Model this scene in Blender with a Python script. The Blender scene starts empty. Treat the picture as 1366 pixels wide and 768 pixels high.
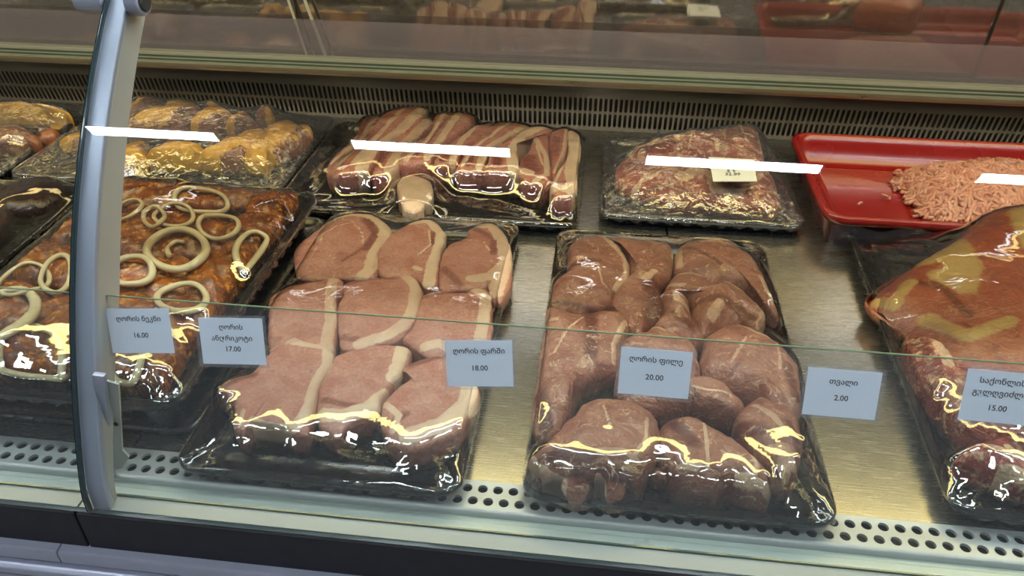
import bpy, math, random
import numpy as np
from mathutils import Vector, Matrix
random.seed(7); rng = np.random.RandomState(7)
SC = bpy.context.scene
COL = SC.collection

# ---------------------------------------------------------------- camera (world: X along the counter, Y away from shopper, Z up, deck = 0)
RC = np.array([[0.99292807, 0.06944001, -0.09629083], [0.11866927, -0.55743327, 0.82169687], [0.00338292, -0.82731266, -0.56173154]])
FPX = 1052.49; EYE = np.array([0, 0, 0.55])
cam_data = bpy.data.cameras.new('camera'); cam = bpy.data.objects.new('camera', cam_data); COL.objects.link(cam)
cam_data.sensor_fit = 'HORIZONTAL'; cam_data.sensor_width = 36; cam_data.lens = 36 * FPX / 1366
cam_data.clip_start = 0.02; cam_data.clip_end = 50
_m = Matrix([list(RC[0] * [1, -1, -1]) + [EYE[0]], list(RC[1] * [1, -1, -1]) + [EYE[1]], list(RC[2] * [1, -1, -1]) + [EYE[2]], [0, 0, 0, 1]])
cam.matrix_world = _m
SC.camera = cam
# ---------------------------------------------------------------- world, exposure
w = bpy.data.worlds.new('store_world'); SC.world = w; w.use_nodes = True
w.node_tree.nodes['Background'].inputs[0].default_value = (0.75, 0.82, 0.95, 1); w.node_tree.nodes['Background'].inputs[1].default_value = 0.25
SC.view_settings.view_transform = 'Standard'; SC.view_settings.look = 'None'; SC.view_settings.gamma = 1
SC.view_settings.use_curve_mapping = False; SC.view_settings.exposure = 0.15
SC.cycles.transparent_max_bounces = 24; SC.cycles.max_bounces = 8; SC.cycles.glossy_bounces = 5
SC.cycles.sample_clamp_indirect = 6; SC.cycles.caustics_reflective = False; SC.cycles.caustics_refractive = False
LAMP_L = 64.0      # store ceiling panels, added fill rows included
GOLD_L = 12.0       # warm lamp under the case canopy
GOLD = (1.0, 0.78, 0.31)
CEIL = 1.90

# ---------------------------------------------------------------- materials
def mat(name):
    m = bpy.data.materials.new(name); m.use_nodes = True; nt = m.node_tree
    for n in list(nt.nodes): nt.nodes.remove(n)
    out = nt.nodes.new('ShaderNodeOutputMaterial'); return m, nt, out
def N(nt, typ, **kw):
    n = nt.nodes.new(typ)
    for k, v in kw.items():
        if k in n.inputs: n.inputs[k].default_value = v
        else: setattr(n, k, v)
    return n
def mixc(nt, fac, a, b, mode='MIX'):
    n = nt.nodes.new('ShaderNodeMix'); n.data_type = 'RGBA'; n.blend_type = mode
    for s, v in ((0, fac), (6, a), (7, b)):
        if isinstance(v, bpy.types.NodeSocket): nt.links.new(v, n.inputs[s])
        else: n.inputs[s].default_value = v if not isinstance(v, tuple) else (*v, 1)
    return n.outputs[2]
def ramp(nt, src, lo, hi, smooth=True):
    n = nt.nodes.new('ShaderNodeMapRange'); n.interpolation_type = 'SMOOTHSTEP' if smooth else 'LINEAR'
    n.inputs[1].default_value = lo; n.inputs[2].default_value = hi; nt.links.new(src, n.inputs[0]); return n.outputs[0]
def mth(nt, op, a, b=0.0):
    n = nt.nodes.new('ShaderNodeMath'); n.operation = op
    for i, v in enumerate((a, b)):
        if isinstance(v, bpy.types.NodeSocket): nt.links.new(v, n.inputs[i])
        else: n.inputs[i].default_value = v
    return n.outputs[0]
def noise(nt, vec, scale, detail=3, rough=.5, dist=0):
    n = N(nt, 'ShaderNodeTexNoise', Scale=scale, Detail=detail, Roughness=rough, Distortion=dist)
    nt.links.new(vec, n.inputs['Vector']); return n.outputs['Fac']
def bump(nt, h, strength, distance, prev=None):
    b = N(nt, 'ShaderNodeBump', Strength=strength, Distance=distance); nt.links.new(h, b.inputs['Height'])
    if prev is not None: nt.links.new(prev, b.inputs['Normal'])
    return b.outputs['Normal']
def srgb(r, g, b): return tuple(((c / 255) / 12.92 if c / 255 <= .04045 else ((c / 255 + .055) / 1.055) ** 2.4) for c in (r, g, b))

def plain(name, col, rough=.4, metal=0.0, noise_amt=0.0, nscale=40, bumpd=0.0, stretch=None, coat=0.0):
    m, nt, out = mat(name)
    p = N(nt, 'ShaderNodeBsdfPrincipled', Roughness=rough, Metallic=metal); p.inputs['Coat Weight'].default_value = coat; p.inputs['Coat Roughness'].default_value = .08
    p.inputs['Base Color'].default_value = (*col, 1)
    tc = N(nt, 'ShaderNodeTexCoord'); vec = tc.outputs['Object']
    if stretch:
        mp = N(nt, 'ShaderNodeMapping'); mp.inputs['Scale'].default_value = stretch; nt.links.new(vec, mp.inputs[0]); vec = mp.outputs[0]
    if noise_amt:
        f = noise(nt, vec, nscale, 4)
        c = mixc(nt, f, tuple(x * (1 - noise_amt) for x in col), tuple(min(1, x * (1 + noise_amt)) for x in col)); nt.links.new(c, p.inputs['Base Color'])
        r = N(nt, 'ShaderNodeMapRange'); r.inputs[3].default_value = max(0, rough - .08); r.inputs[4].default_value = min(1, rough + .08); nt.links.new(f, r.inputs[0]); nt.links.new(r.outputs[0], p.inputs['Roughness'])
        if bumpd: nt.links.new(bump(nt, f, .4, bumpd), p.inputs['Normal'])
    nt.links.new(p.outputs[0], out.inputs[0]); return m

def meat_mat(name, lean, lean2, fat, fine=320, grain=(1, 1, 1), vein=.35, rough=.36, sss=.12, speck=None, soft=0.0, lump=.0):
    m, nt, out = mat(name)
    tc = N(nt, 'ShaderNodeTexCoord'); vec = tc.outputs['Object']
    at = N(nt, 'ShaderNodeAttribute', attribute_name='fat'); tone = N(nt, 'ShaderNodeAttribute', attribute_name='tone')
    mp = N(nt, 'ShaderNodeMapping'); mp.inputs['Scale'].default_value = grain; nt.links.new(vec, mp.inputs[0])
    n1 = noise(nt, vec, 38, 4, .6, .6); n2 = noise(nt, mp.outputs[0], fine, 3, .6); n3 = noise(nt, vec, 95, 4, .6, .8); n4 = noise(nt, vec, 45, 3, .55, 1.2)
    c = mixc(nt, ramp(nt, n1, .3, .7), lean, lean2)
    c = mixc(nt, mth(nt, 'MULTIPLY', ramp(nt, tone.outputs['Fac'], 0, 1), .92), c, (lean2[0] * .42, lean2[1] * .28, lean2[2] * .28))
    c = mixc(nt, .45, c, mixc(nt, ramp(nt, n2, .3, .7), (.45, .42, .42), (1.0, 1.0, 1.0)), 'MULTIPLY')
    # thin sinew lines
    v = mth(nt, 'ABSOLUTE', mth(nt, 'SUBTRACT', n4, .5)); v = mth(nt, 'SUBTRACT', 1.0, ramp(nt, v, .004, .022)); v = mth(nt, 'MULTIPLY', v, ramp(nt, n3, .42, .6)); v = mth(nt, 'MULTIPLY', v, vein)
    c = mixc(nt, v, c, fat)
    fm = mth(nt, 'ADD', at.outputs['Fac'], mth(nt, 'MULTIPLY', mth(nt, 'SUBTRACT', n3, .5), .9)); fm = ramp(nt, fm, .42 - soft, .62 + soft)
    fc = mixc(nt, ramp(nt, n1, .35, .75), fat, tuple(a * .75 + b * .18 for a, b in zip(fat, lean)))
    c = mixc(nt, fm, c, fc)
    if speck: c = mixc(nt, mth(nt, 'MULTIPLY', ramp(nt, noise(nt, vec, speck[1], 5, .7), *(speck[2] if len(speck) > 2 else (.52, .66))), mth(nt, 'SUBTRACT', 1.0, fm)), c, speck[0])
    oi = N(nt, 'ShaderNodeObjectInfo'); c = mixc(nt, mth(nt, 'MULTIPLY', oi.outputs['Random'], .35), c, tuple(x * .62 for x in lean2))
    p = N(nt, 'ShaderNodeBsdfPrincipled', Roughness=rough); nt.links.new(c, p.inputs['Base Color'])
    p.inputs['Subsurface Weight'].default_value = sss; p.inputs['Subsurface Radius'].default_value = (1, .35, .2); p.inputs['Subsurface Scale'].default_value = .006
    p.inputs['Coat Weight'].default_value = .25; p.inputs['Coat Roughness'].default_value = .2
    b = bump(nt, n2, .5, .0016); b = bump(nt, n3, .5, .003, b)
    if lump: b = bump(nt, n1, .8, lump, b)
    nt.links.new(b, p.inputs['Normal'])
    nt.links.new(p.outputs[0], out.inputs[0]); return m

def sheet_mat(name, base, mul, rough, tint=(1, 1, 1), wr=None, haze=0.0, hazecol=(.8, .8, .9), backoff=True):
    """clear sheet: see-through plus a mirror-like share that grows at glancing angles"""
    m, nt, out = mat(name)
    fr = N(nt, 'ShaderNodeFresnel', IOR=1.45); fac = mth(nt, 'ADD', mth(nt, 'MULTIPLY', fr.outputs[0], mul), base)
    geo = N(nt, 'ShaderNodeNewGeometry')
    if backoff: fac = mth(nt, 'MULTIPLY', fac, mth(nt, 'SUBTRACT', 1.0, geo.outputs['Backfacing']))
    tr = N(nt, 'ShaderNodeBsdfTransparent'); tr.inputs[0].default_value = (*tint, 1)
    gl = N(nt, 'ShaderNodeBsdfGlossy', Roughness=rough); gl.inputs[0].default_value = (1, 1, 1, 1)
    if wr:
        tc = N(nt, 'ShaderNodeTexCoord'); mp = N(nt, 'ShaderNodeMapping'); mp.inputs['Scale'].default_value = wr[2]; nt.links.new(tc.outputs['Object'], mp.inputs[0])
        f = noise(nt, mp.outputs[0], wr[0], 3, .5, .5); b = bump(nt, f, wr[1], .004)
        nt.links.new(b, gl.inputs['Normal'])
    mx = N(nt, 'ShaderNodeMixShader'); nt.links.new(fac, mx.inputs[0]); nt.links.new(tr.outputs[0], mx.inputs[1]); nt.links.new(gl.outputs[0], mx.inputs[2])
    last = mx.outputs[0]
    if haze:
        df = N(nt, 'ShaderNodeBsdfDiffuse'); df.inputs[0].default_value = (*hazecol, 1)
        m2 = N(nt, 'ShaderNodeMixShader'); m2.inputs[0].default_value = haze; nt.links.new(last, m2.inputs[1]); nt.links.new(df.outputs[0], m2.inputs[2]); last = m2.outputs[0]
    nt.links.new(last, out.inputs[0]); return m

def emit_mat(name, col, s):
    m, nt, out = mat(name); e = N(nt, 'ShaderNodeEmission', Strength=s); e.inputs[0].default_value = (*col, 1); nt.links.new(e.outputs[0], out.inputs[0]); return m

M = dict(
    steel=plain('brushed_steel_deck', (.46, .44, .40), .26, .94, .05, 260, .00004, (.12, 3, 1)),
    vent=plain('vent_steel', (.13, .112, .095), .45, .7, .12, 50, .0003, (1, 10, 1)),
    ledge=plain('ledge_steel', (.36, .28, .2), .3, .9, .2, 14),
    strip=plain('grey_coated_metal', srgb(180, 184, 186), .38, .25, .05, 30),
    sill=plain('pale_sill', srgb(180, 190, 184), .3, .1, .06, 12),
    sill2=plain('pale_front_sill', srgb(150, 154, 152), .4, .1, .06, 25, 0, (1, 6, 1)),
    navy=plain('dark_bumper', (.003, .004, .012), .6, 0, .15, 60),
    alu=plain('anodised_aluminium', srgb(158, 164, 184), .36, .4, .08, 30, 0, (1, 1, .2)),
    grey=plain('grey_plate', srgb(160, 160, 156), .45, .15, .05, 25),
    white=plain('white_clip', srgb(190, 190, 185), .4, 0, .04, 25),
    black=plain('black_void', (.006, .006, .007), .6),
    seam=plain('seam_dark', (.02, .02, .02), .7),
    tray=plain('black_tray_plastic', (.012, .012, .014), .28, 0, .2, 60, .0006, None, .3),
    red=plain('red_tray_plastic', (.23, .007, .005), .26, 0, .12, 9, 0, None, .15),
    paper=plain('price_paper', srgb(242, 245, 252), .5, 0, .03, 60),
    ink=plain('ink', (.02, .022, .03), .6),
    note=plain('note_paper', srgb(205, 205, 195), .6, 0, .04, 60),
    green=plain('green_glass_edge', srgb(66, 84, 76), .2, 0, .1, 12, 0, None, .4),
    greenl=plain('pale_glass_edge', srgb(150, 152, 142), .2, 0, .1, 12, 0, None, .4),
    darkedge=plain('dark_glass_edge', srgb(38, 52, 56), .15, 0, .1, 20, 0, None, .4),
    onion=plain('onion_flesh', srgb(214, 198, 156), .3, 0, .15, 40, .001, None, .2),
    wall=plain('store_wall', (.22, .22, .23), .8, 0, .04, 3), floor=plain('store_floor', (.3, .29, .28), .4, 0, .1, 6), ceil=plain('store_ceiling', (.08, .085, .09), .9, 0, .03, 4),
    cabinet=plain('cabinet_front', srgb(70, 72, 80), .5, 0, .08, 10), canopy=plain('canopy_metal', (.45, .43, .4), .45, .3, .05, 10),
    glass=sheet_mat('front_glass', .0, 1.0, .0, (.96, .985, .975)),
    strip_glass=sheet_mat('tag_strip_glass', .01, 1.0, .02, (.95, .96, .955), haze=.02),
    sleeve=sheet_mat('clear_sleeve', .03, 1.2, .08, (.96, .97, 1), haze=.05),
    film=sheet_mat('cling_film', .035, 1.7, .035, (.97, .97, .96), wr=(22, .22, (1, 1, 1)), haze=.003, backoff=False),
    film_c=sheet_mat('creased_cling_film', .05, 1.7, .06, (.95, .95, .94), wr=(70, .8, (1, 1, 1)), haze=.035, backoff=False),
    haze_band=sheet_mat('painted_reflection_haze', .06, 1.0, .15, (.92, .90, .94), haze=.22, hazecol=(.46, .42, .50)),  # lilac diffuse share paints in a pale reflected band
    glare_stop=plain('glare_stop_panel', (.12, .11, .10), .7, 0, .05, 10),  # for the added matt panel above the doors
    lamp=emit_mat('lamp_panel', (.93, .97, 1.0), LAMP_L), gold=emit_mat('warm_lamp', GOLD, GOLD_L), tubel=emit_mat('white_tube', (.92, .96, 1), 30),
)
def mirror_mat():
    m, nt, out = mat('reflective_door_glass')
    tc = N(nt, 'ShaderNodeTexCoord'); mp = N(nt, 'ShaderNodeMapping'); mp.inputs['Scale'].default_value = (1, 1, .12); nt.links.new(tc.outputs['Object'], mp.inputs[0])
    f = noise(nt, mp.outputs[0], 26, 4, .6, .4)
    gl = N(nt, 'ShaderNodeBsdfGlossy', Roughness=.05); gl.inputs[0].default_value = (.80, .74, .72, 1); nt.links.new(bump(nt, f, .05, .004), gl.inputs['Normal'])
    df = N(nt, 'ShaderNodeBsdfDiffuse'); nt.links.new(mixc(nt, f, (.07, .06, .055), (.16, .14, .13)), df.inputs[0])
    mx = N(nt, 'ShaderNodeMixShader'); mx.inputs[0].default_value = .45; nt.links.new(gl.outputs[0], mx.inputs[1]); nt.links.new(df.outputs[0], mx.inputs[2]); nt.links.new(mx.outputs[0], out.inputs[0]); return m
M['mirror'] = mirror_mat()
FATC = srgb(232, 205, 178)
M['chop'] = meat_mat('pork_chop_meat', srgb(214, 160, 144), srgb(194, 130, 114), FATC, 300, (1, 1, 1), .3, .4, speck=(srgb(176, 92, 84), 70, (.54, .74)), lump=.003)
M['fillet'] = meat_mat('pork_leg_meat', srgb(192, 138, 116), srgb(160, 98, 80), srgb(228, 192, 162), 300, (1, 3, 1), .9, .34, lump=.010)
M['bacon'] = meat_mat('pork_belly_meat', srgb(208, 144, 128), srgb(188, 112, 98), srgb(232, 206, 178), 260, (2, 1, 1), .6, .34)
M['ribs'] = meat_mat('rib_rack_meat', srgb(178, 80, 68), srgb(150, 66, 52), srgb(226, 192, 158), 240, (1, 1, 1), 1.0, .28, lump=.012, speck=(srgb(222, 186, 150), 60))
M['beef'] = meat_mat('membrane_meat', srgb(176, 92, 66), srgb(150, 68, 52), srgb(186, 156, 98), 160, (1, 2, 1), .5, .3, soft=.16)
M['chick'] = meat_mat('chicken_thigh', srgb(168, 104, 70), srgb(135, 78, 52), srgb(236, 176, 36), 220, (1, 1, 1), .3, .34)
M['marin'] = meat_mat('marinated_meat', srgb(176, 96, 30), srgb(96, 40, 16), srgb(200, 130, 60), 200, (1, 1, 1), .4, .22, speck=(srgb(225, 150, 60), 120))
M['dark'] = meat_mat('dark_offal', srgb(66, 36, 36), srgb(46, 24, 28), srgb(90, 60, 55), 200, (1, 1, 1), .2, .2)
M['mince'] = meat_mat('minced_pork', srgb(222, 164, 138), srgb(196, 128, 104), srgb(235, 200, 165), 260, (1, 1, 1), .5, .4)

# ---------------------------------------------------------------- geometry helpers
def unit(v): v = np.asarray(v, float); return v / np.linalg.norm(v)
def ray(u, v): return RC @ unit([u - 683, v - 384, FPX])
def at_z(u, v, z): d = ray(u, v); return EYE + d * ((z - EYE[2]) / d[2])
def at_plane(u, v, P, Nn): d = ray(u, v); return EYE + d * ((np.asarray(P) - EYE).dot(Nn) / d.dot(Nn))
CROPS = {'px': (0, 0, 1), 'a': (340, 270, 3.658), 'b': (220, 450, 2.4146), 'c': (690, 300, 3.0727), 'd': (680, 500, 2.865), 'e': (420, 130, 3.692),
         'r': (790, 150, 4.8), 'm': (1050, 170, 4.323), 'g': (1130, 270, 3.657), 'h': (1130, 480, 2.665), 'k': (150, 120, 4.879), 'l': (0, 120, 5.909), 'o': (130, 220, 4.268)}
def cpx(crop, p): ox, oy, s = CROPS[crop]; return ox + p[0] / s, oy + p[1] / s

def tag(o, label=None, cat=None, group=None, kind=None):
    if label: o['label'] = label
    if cat: o['category'] = cat
    if group: o['group'] = group
    if kind: o['kind'] = kind
    return o
def empty(name, loc, rz=0):
    o = bpy.data.objects.new(name, None); COL.objects.link(o); o.location = loc; o.rotation_euler = (0, 0, rz); o.empty_display_size = .05; return o
def mesh(name, V, F, m, parent=None, origin=None, smooth=True, attrs=None, mats=None, midx=None):
    V = np.asarray(V, float)
    if origin is None: origin = np.array([(V[:, 0].min() + V[:, 0].max()) / 2, (V[:, 1].min() + V[:, 1].max()) / 2, V[:, 2].min()])
    me = bpy.data.meshes.new(name); me.from_pydata((V - origin).tolist(), [], F if isinstance(F, list) else F.tolist())
    for mm in (mats or [m]): me.materials.append(mm)
    if midx is not None: me.polygons.foreach_set('material_index', midx)
    if smooth: me.polygons.foreach_set('use_smooth', [True] * len(me.polygons))
    if attrs:
        for k, a in attrs.items(): at = me.attributes.new(k, 'FLOAT', 'POINT'); at.data.foreach_set('value', np.asarray(a, np.float32))
    me.update(); o = bpy.data.objects.new(name, me); COL.objects.link(o)
    if parent is not None:
        o.parent = parent; o.location = Vector(origin) - parent.location
    else: o.location = origin
    return o
class MB:
    def __init__(s): s.V = []; s.F = []
    def add(s, V, F):
        k = len(s.V); s.V += [tuple(v) for v in V]; s.F += [tuple(i + k for i in f) for f in F]
    def box(s, x0, x1, y0, y1, z0, z1):
        s.add([(x, y, z) for z in (z0, z1) for y in (y0, y1) for x in (x0, x1)], [(0, 2, 3, 1), (4, 5, 7, 6), (0, 1, 5, 4), (2, 6, 7, 3), (0, 4, 6, 2), (1, 3, 7, 5)])
    def extr(s, prof, x0, x1, closed=True):
        n = len(prof); V = [(x0, y, z) for y, z in prof] + [(x1, y, z) for y, z in prof]
        F = [(i, (i + 1) % n, n + (i + 1) % n, n + i) for i in range(n if closed else n - 1)]
        if closed: F += [tuple(range(n))[::-1], tuple(range(n, 2 * n))]
        s.add(V, F)
    def tube(s, P, r, k=8, closed=False, flat=1.0):
        P = np.asarray(P, float); n = len(P); r = np.broadcast_to(r, (n,)); V = []
        for i in range(n):
            a = P[(i - 1) % n] if (closed or i) else P[i]; b = P[(i + 1) % n] if (closed or i < n - 1) else P[i]
            t = unit(b - a + 1e-9); up = np.array([0, 0, 1.0]) if abs(t[2]) < .95 else np.array([1.0, 0, 0]); sd = unit(np.cross(t, up)); up = np.cross(sd, t)
            V += [P[i] + r[i] * (math.cos(2 * math.pi * j / k) * sd + flat * math.sin(2 * math.pi * j / k) * up) for j in range(k)]
        F = [(i * k + j, i * k + (j + 1) % k, ((i + 1) % n) * k + (j + 1) % k, ((i + 1) % n) * k + j) for i in range(n if closed else n - 1) for j in range(k)]
        if not closed: F += [tuple(range(k))[::-1], tuple(range((n - 1) * k, n * k))]
        s.add(V, F)
    def prism(s, pts, nrm, th):
        P = [np.asarray(p, float) for p in pts]; d = unit(nrm) * th; n = len(P)
        s.add(P + [p + d for p in P], [tuple(range(n))[::-1], tuple(range(n, 2 * n))] + [(i, (i + 1) % n, n + (i + 1) % n, n + i) for i in range(n)])
    def build(s, name, m, parent=None, smooth=False, **k): return mesh(name, s.V, s.F, m, parent, smooth=smooth, **k)
def bevel(o, wd=.002, seg=2):
    b = o.modifiers.new('bevel', 'BEVEL'); b.width = wd; b.segments = seg; b.limit_method = 'ANGLE'; return o

def fbm(P, freq, seed, octv=3):
    r = np.random.RandomState(seed); P = np.asarray(P); out = np.zeros(len(P)); amp = 1.0; tot = 0
    for o in range(octv):
        for _ in range(5):
            d = r.normal(size=P.shape[1]); d /= np.linalg.norm(d); out += amp * np.sin(P @ d * freq * 6.283 * r.uniform(.7, 1.3) + r.uniform(0, 6.283)) / 5; tot += amp / 5
        freq *= 2.1; amp *= .5
    return out / tot * 1.6
def closed_spline(P, n):
    P = np.asarray(P, float); m = len(P); out = []
    for i in range(m):
        p0, p1, p2, p3 = P[(i - 1) % m], P[i], P[(i + 1) % m], P[(i + 2) % m]
        for t in np.linspace(0, 1, 12, endpoint=False):
            out.append(.5 * ((2 * p1) + (p2 - p0) * t + (2 * p0 - 5 * p1 + 4 * p2 - p3) * t * t + (3 * p1 - p0 - 3 * p2 + p3) * t ** 3))
    out = np.array(out); L = np.r_[0, np.cumsum(np.linalg.norm(np.diff(np.r_[out, out[:1]], axis=0), axis=1))]
    t = np.linspace(0, L[-1], n, endpoint=False); o2 = np.r_[out, out[:1]]
    return np.c_[np.interp(t, L, o2[:, 0]), np.interp(t, L, o2[:, 1])]
def seg_dist(Q, line):
    best = np.full(len(Q), 9.0)
    for a, b in zip(line[:-1], line[1:]):
        ab = b - a; t = np.clip(((Q - a) @ ab) / max(ab @ ab, 1e-12), 0, 1); best = np.minimum(best, np.linalg.norm(Q - a - t[:, None] * ab, axis=1))
    return best

OBST = {}      # tray key -> list of vertex arrays lying in it
SEED = [10]
def meat(key, crop, pts, m, z0, zt, label, name='pork_chop', cat='meat', group=None, p=5, fats=(), darks=(), amp=.0015, fr=30, zref=None, na=110, nr=30, tilt=(0, 0), edge=.0012, world=None, eh=.45):
    SEED[0] += 1; sd = SEED[0]
    zr = zref if zref is not None else z0 + .65 * (zt - z0)
    vs = [q[1] for q in pts]; v0_, v1_ = min(vs), max(vs)
    def prj(q):
        f = min(1, max(0, (q[1] - v0_) / max(v1_ - v0_, 1e-6))); f = .12 + .73 * (1 - max(0, (f - .3) / .7)) if zref is None else None
        return at_z(*cpx(crop, q), zr if f is None else z0 + f * (zt - z0))[:2]
    O = closed_spline([prj(q) for q in pts], na) if world is None else closed_spline(world, na)
    c = O.mean(0); px = np.linalg.norm(at_z(*(np.array(cpx(crop, pts[0])) + [1, 0]), zr) - at_z(*cpx(crop, pts[0]), zr)) / CROPS[crop][2] if pts else .001
    O = O + (O - c) / np.linalg.norm(O - c, axis=1)[:, None] * (fbm(O, 45, sd, 2) * edge)[:, None]
    rs = np.sin(np.linspace(0, 1, nr + 1)[1:] * math.pi / 2) ** .8; rs = np.r_[rs, 1.0, .97]
    XY = np.concatenate([[c]] + [c + (O - c) * r for r in rs]); R = np.r_[0, np.repeat(rs, na)]
    h = (1 - np.clip(R, 0, 1) ** p) ** (1 / 2.1)
    Z = z0 + (zt - z0) * (eh + (1 - eh) * h)
    Z = Z + (fbm(XY, fr, sd + 500, 3) * amp) * (1 - R ** 6) + ((XY - c) @ np.array(tilt)) * np.clip(h * 3, 0, 1)
    fat = np.zeros(len(XY)); tone = np.zeros(len(XY))
    for ln, wd in fats:
        d = seg_dist(XY, [prj(q) for q in ln]) / (wd * px * .5); g = np.clip(1.5 - d * .95, 0, 1); fat = np.maximum(fat, g)
    for ln, wd in darks:
        d = seg_dist(XY, [prj(q) for q in ln]) / (wd * px * .5); tone = np.maximum(tone, np.clip(1.5 - d, 0, 1))
    Z[-na:] = z0; Z[-2 * na:-na] = z0 + eh * .55 * (zt - z0)
    Z = np.maximum(Z, z0); Z += fat * min(.0012, (zt - z0) * .05) * (R < .98)
    V = np.c_[XY, Z]; n = len(rs)
    F = [(0, 1 + j, 1 + (j + 1) % na) for j in range(na)]
    for i in range(n - 1):
        a = 1 + i * na; b = a + na; F += [(a + j, b + j, b + (j + 1) % na, a + (j + 1) % na) for j in range(na)]
    F.append(tuple(1 + (n - 1) * na + j for j in range(na))[::-1])
    o = mesh(name, V, F, m, attrs={'fat': fat, 'tone': tone}); tag(o, label, cat, group)
    OBST.setdefault(key, []).append(V); return o

def rrect(w, l, r, k=6):
    P = []
    for cx, cy, a0 in ((w / 2 - r, l / 2 - r, 0), (-w / 2 + r, l / 2 - r, 90), (-w / 2 + r, -l / 2 + r, 180), (w / 2 - r, -l / 2 + r, 270)):
        for i in range(k + 1): a = math.radians(a0 + 90 * i / k); P.append((cx + r * math.cos(a), cy + r * math.sin(a)))
    return P
def tray(key, label, cx, cy, wd, ln, z=0.0, h=.022, rz=0, m=None, group='black display trays', rcorner=.022, film='film', iters=900, filmlift=.0, name='meat_tray', feet=False):
    root = empty(name, (cx, cy, z), rz); tag(root, label, 'tray', group)
    ribsf = film != None
    secs = [(-.020, 0, 0), (-.012, .001, 0), (-.004, h * .75, 0), (0, h * .80, 1), (.0, h, 1), (-.004, h + .0012, 1), (-.008, h, 1), (-.012, h * .72, 0), (-.020, .0065, 0), (-.034, .0045, 0), (-.036, .0062, 0), (-.040, .0062, 0), (-.042, .0045, 0)]
    V = []; K = 7
    for ins, zz, _ in secs: V += [(x, y, zz) for x, y in rrect(wd + 2 * ins, ln + 2 * ins, max(.006, rcorner + ins * .6), 6)]
    n = 28; F = []
    for i in range(len(secs) - 1): F += [(i * n + j, i * n + (j + 1) % n, (i + 1) * n + (j + 1) % n, (i + 1) * n + j) for j in range(n)]
    F += [tuple(range(n))[::-1], tuple(range((len(secs) - 1) * n, len(secs) * n))]
    me = bpy.data.meshes.new('tray_body'); me.from_pydata(V, [], F); me.materials.append(m or M['tray']); me.polygons.foreach_set('use_smooth', [True] * len(F)); me.update()
    o = bpy.data.objects.new('tray_body', me); COL.objects.link(o); o.parent = root
    mb = MB()   # embossed stiffening ribs on the tray floor
    for t in (np.linspace(-.38, .38, 7) if ribsf else [.2]):
        if ln > wd: mb.box(-wd * .32, wd * .32, t * ln - .0025, t * ln + .0025, .0042, .0062)
        else: mb.box(t * wd - .0025, t * wd + .0025, -ln * .3, ln * .3, .0042, .0062)
    me = bpy.data.meshes.new('floor_ribs'); me.from_pydata(mb.V, [], mb.F); me.materials.append(m or M['tray']); o = bpy.data.objects.new('floor_ribs', me); COL.objects.link(o); o.parent = root
    if feet:
        for sx in (-1, 1):
            for sy in (-1, 1):
                V = []; F = []; K = 16
                for zz, rr in ((-z, .011), (-z + .002, .013), (-.002, .019), (.004, .02)):
                    V += [(sx * (wd / 2 - .034) + rr * math.cos(2 * math.pi * i / K), sy * (ln / 2 - .034) + rr * math.sin(2 * math.pi * i / K), zz) for i in range(K)]
                for q in range(3): F += [(q * K + i, q * K + (i + 1) % K, (q + 1) * K + (i + 1) % K, (q + 1) * K + i) for i in range(K)]
                F.append(tuple(range(K))[::-1]); me = bpy.data.meshes.new('foot'); me.from_pydata(V, [], F); me.materials.append(M['tray']); me.polygons.foreach_set('use_smooth', [True] * len(F)); f = bpy.data.objects.new('foot', me); COL.objects.link(f); f.parent = root
    if film:
        nx, ny = max(30, int(wd / .0032)), max(30, int(ln / .0032)); rim = h + .0015; H = np.full((ny, nx), rim)
        ob = np.full((ny, nx), -1.0); c_, s_ = math.cos(-rz), math.sin(-rz)
        for P in OBST.get(key, []):
            Q = P - [cx, cy, z]; X = Q[:, 0] * c_ - Q[:, 1] * s_; Y = Q[:, 0] * s_ + Q[:, 1] * c_
            # thin points only: round into cells and spread by one
            ix = np.round((X / wd + .5) * (nx - 1)).astype(int); iy = np.round((Y / ln + .5) * (ny - 1)).astype(int); ok = (ix > 0) & (ix < nx - 1) & (iy > 0) & (iy < ny - 1)
            np.maximum.at(ob, (iy[ok], ix[ok]), Q[ok, 2])
        for _ in range(2):
            e = ob.copy(); e[1:] = np.maximum(e[1:], ob[:-1]); e[:-1] = np.maximum(e[:-1], ob[1:]); e[:, 1:] = np.maximum(e[:, 1:], ob[:, :-1]); e[:, :-1] = np.maximum(e[:, :-1], ob[:, 1:]); ob = e
        obs = ob + .0010
        edge_w = np.minimum.outer(np.minimum(np.arange(ny), ny - 1 - np.arange(ny)), np.minimum(np.arange(nx), nx - 1 - np.arange(nx)))
        obs = np.where(edge_w < 2, -1, obs)
        # stretched membrane over the contents
        for it in range(iters):
            A = H.copy(); A[1:-1, 1:-1] = .25 * (H[:-2, 1:-1] + H[2:, 1:-1] + H[1:-1, :-2] + H[1:-1, 2:]); H = np.maximum(A, obs); H[0] = H[-1] = rim; H[:, 0] = H[:, -1] = rim
        for it in range(4): H[1:-1, 1:-1] = np.maximum(.25 * (H[:-2, 1:-1] + H[2:, 1:-1] + H[1:-1, :-2] + H[1:-1, 2:]), obs[1:-1, 1:-1] - .0002)
        gx, gy = np.meshgrid(np.linspace(-wd / 2, wd / 2, nx), np.linspace(-ln / 2, ln / 2, ny))
        free = np.clip((H - obs) / .008, 0, 1)
        amp = .0006 if film == 'film' else .0013
        for sx in (-1, 1):
            for sy in (-1, 1):
                dx, dy = gx - sx * (wd / 2 - .004), gy - sy * (ln / 2 - .004); a = np.arctan2(dy, dx); rr = np.hypot(dx, dy)
                H += amp * free * np.sin(a * (34 + 6 * sx) + 3 * np.sin(a * 7 + sy)) * np.exp(-((rr - .05) / .06) ** 2) * (edge_w > 0)
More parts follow.
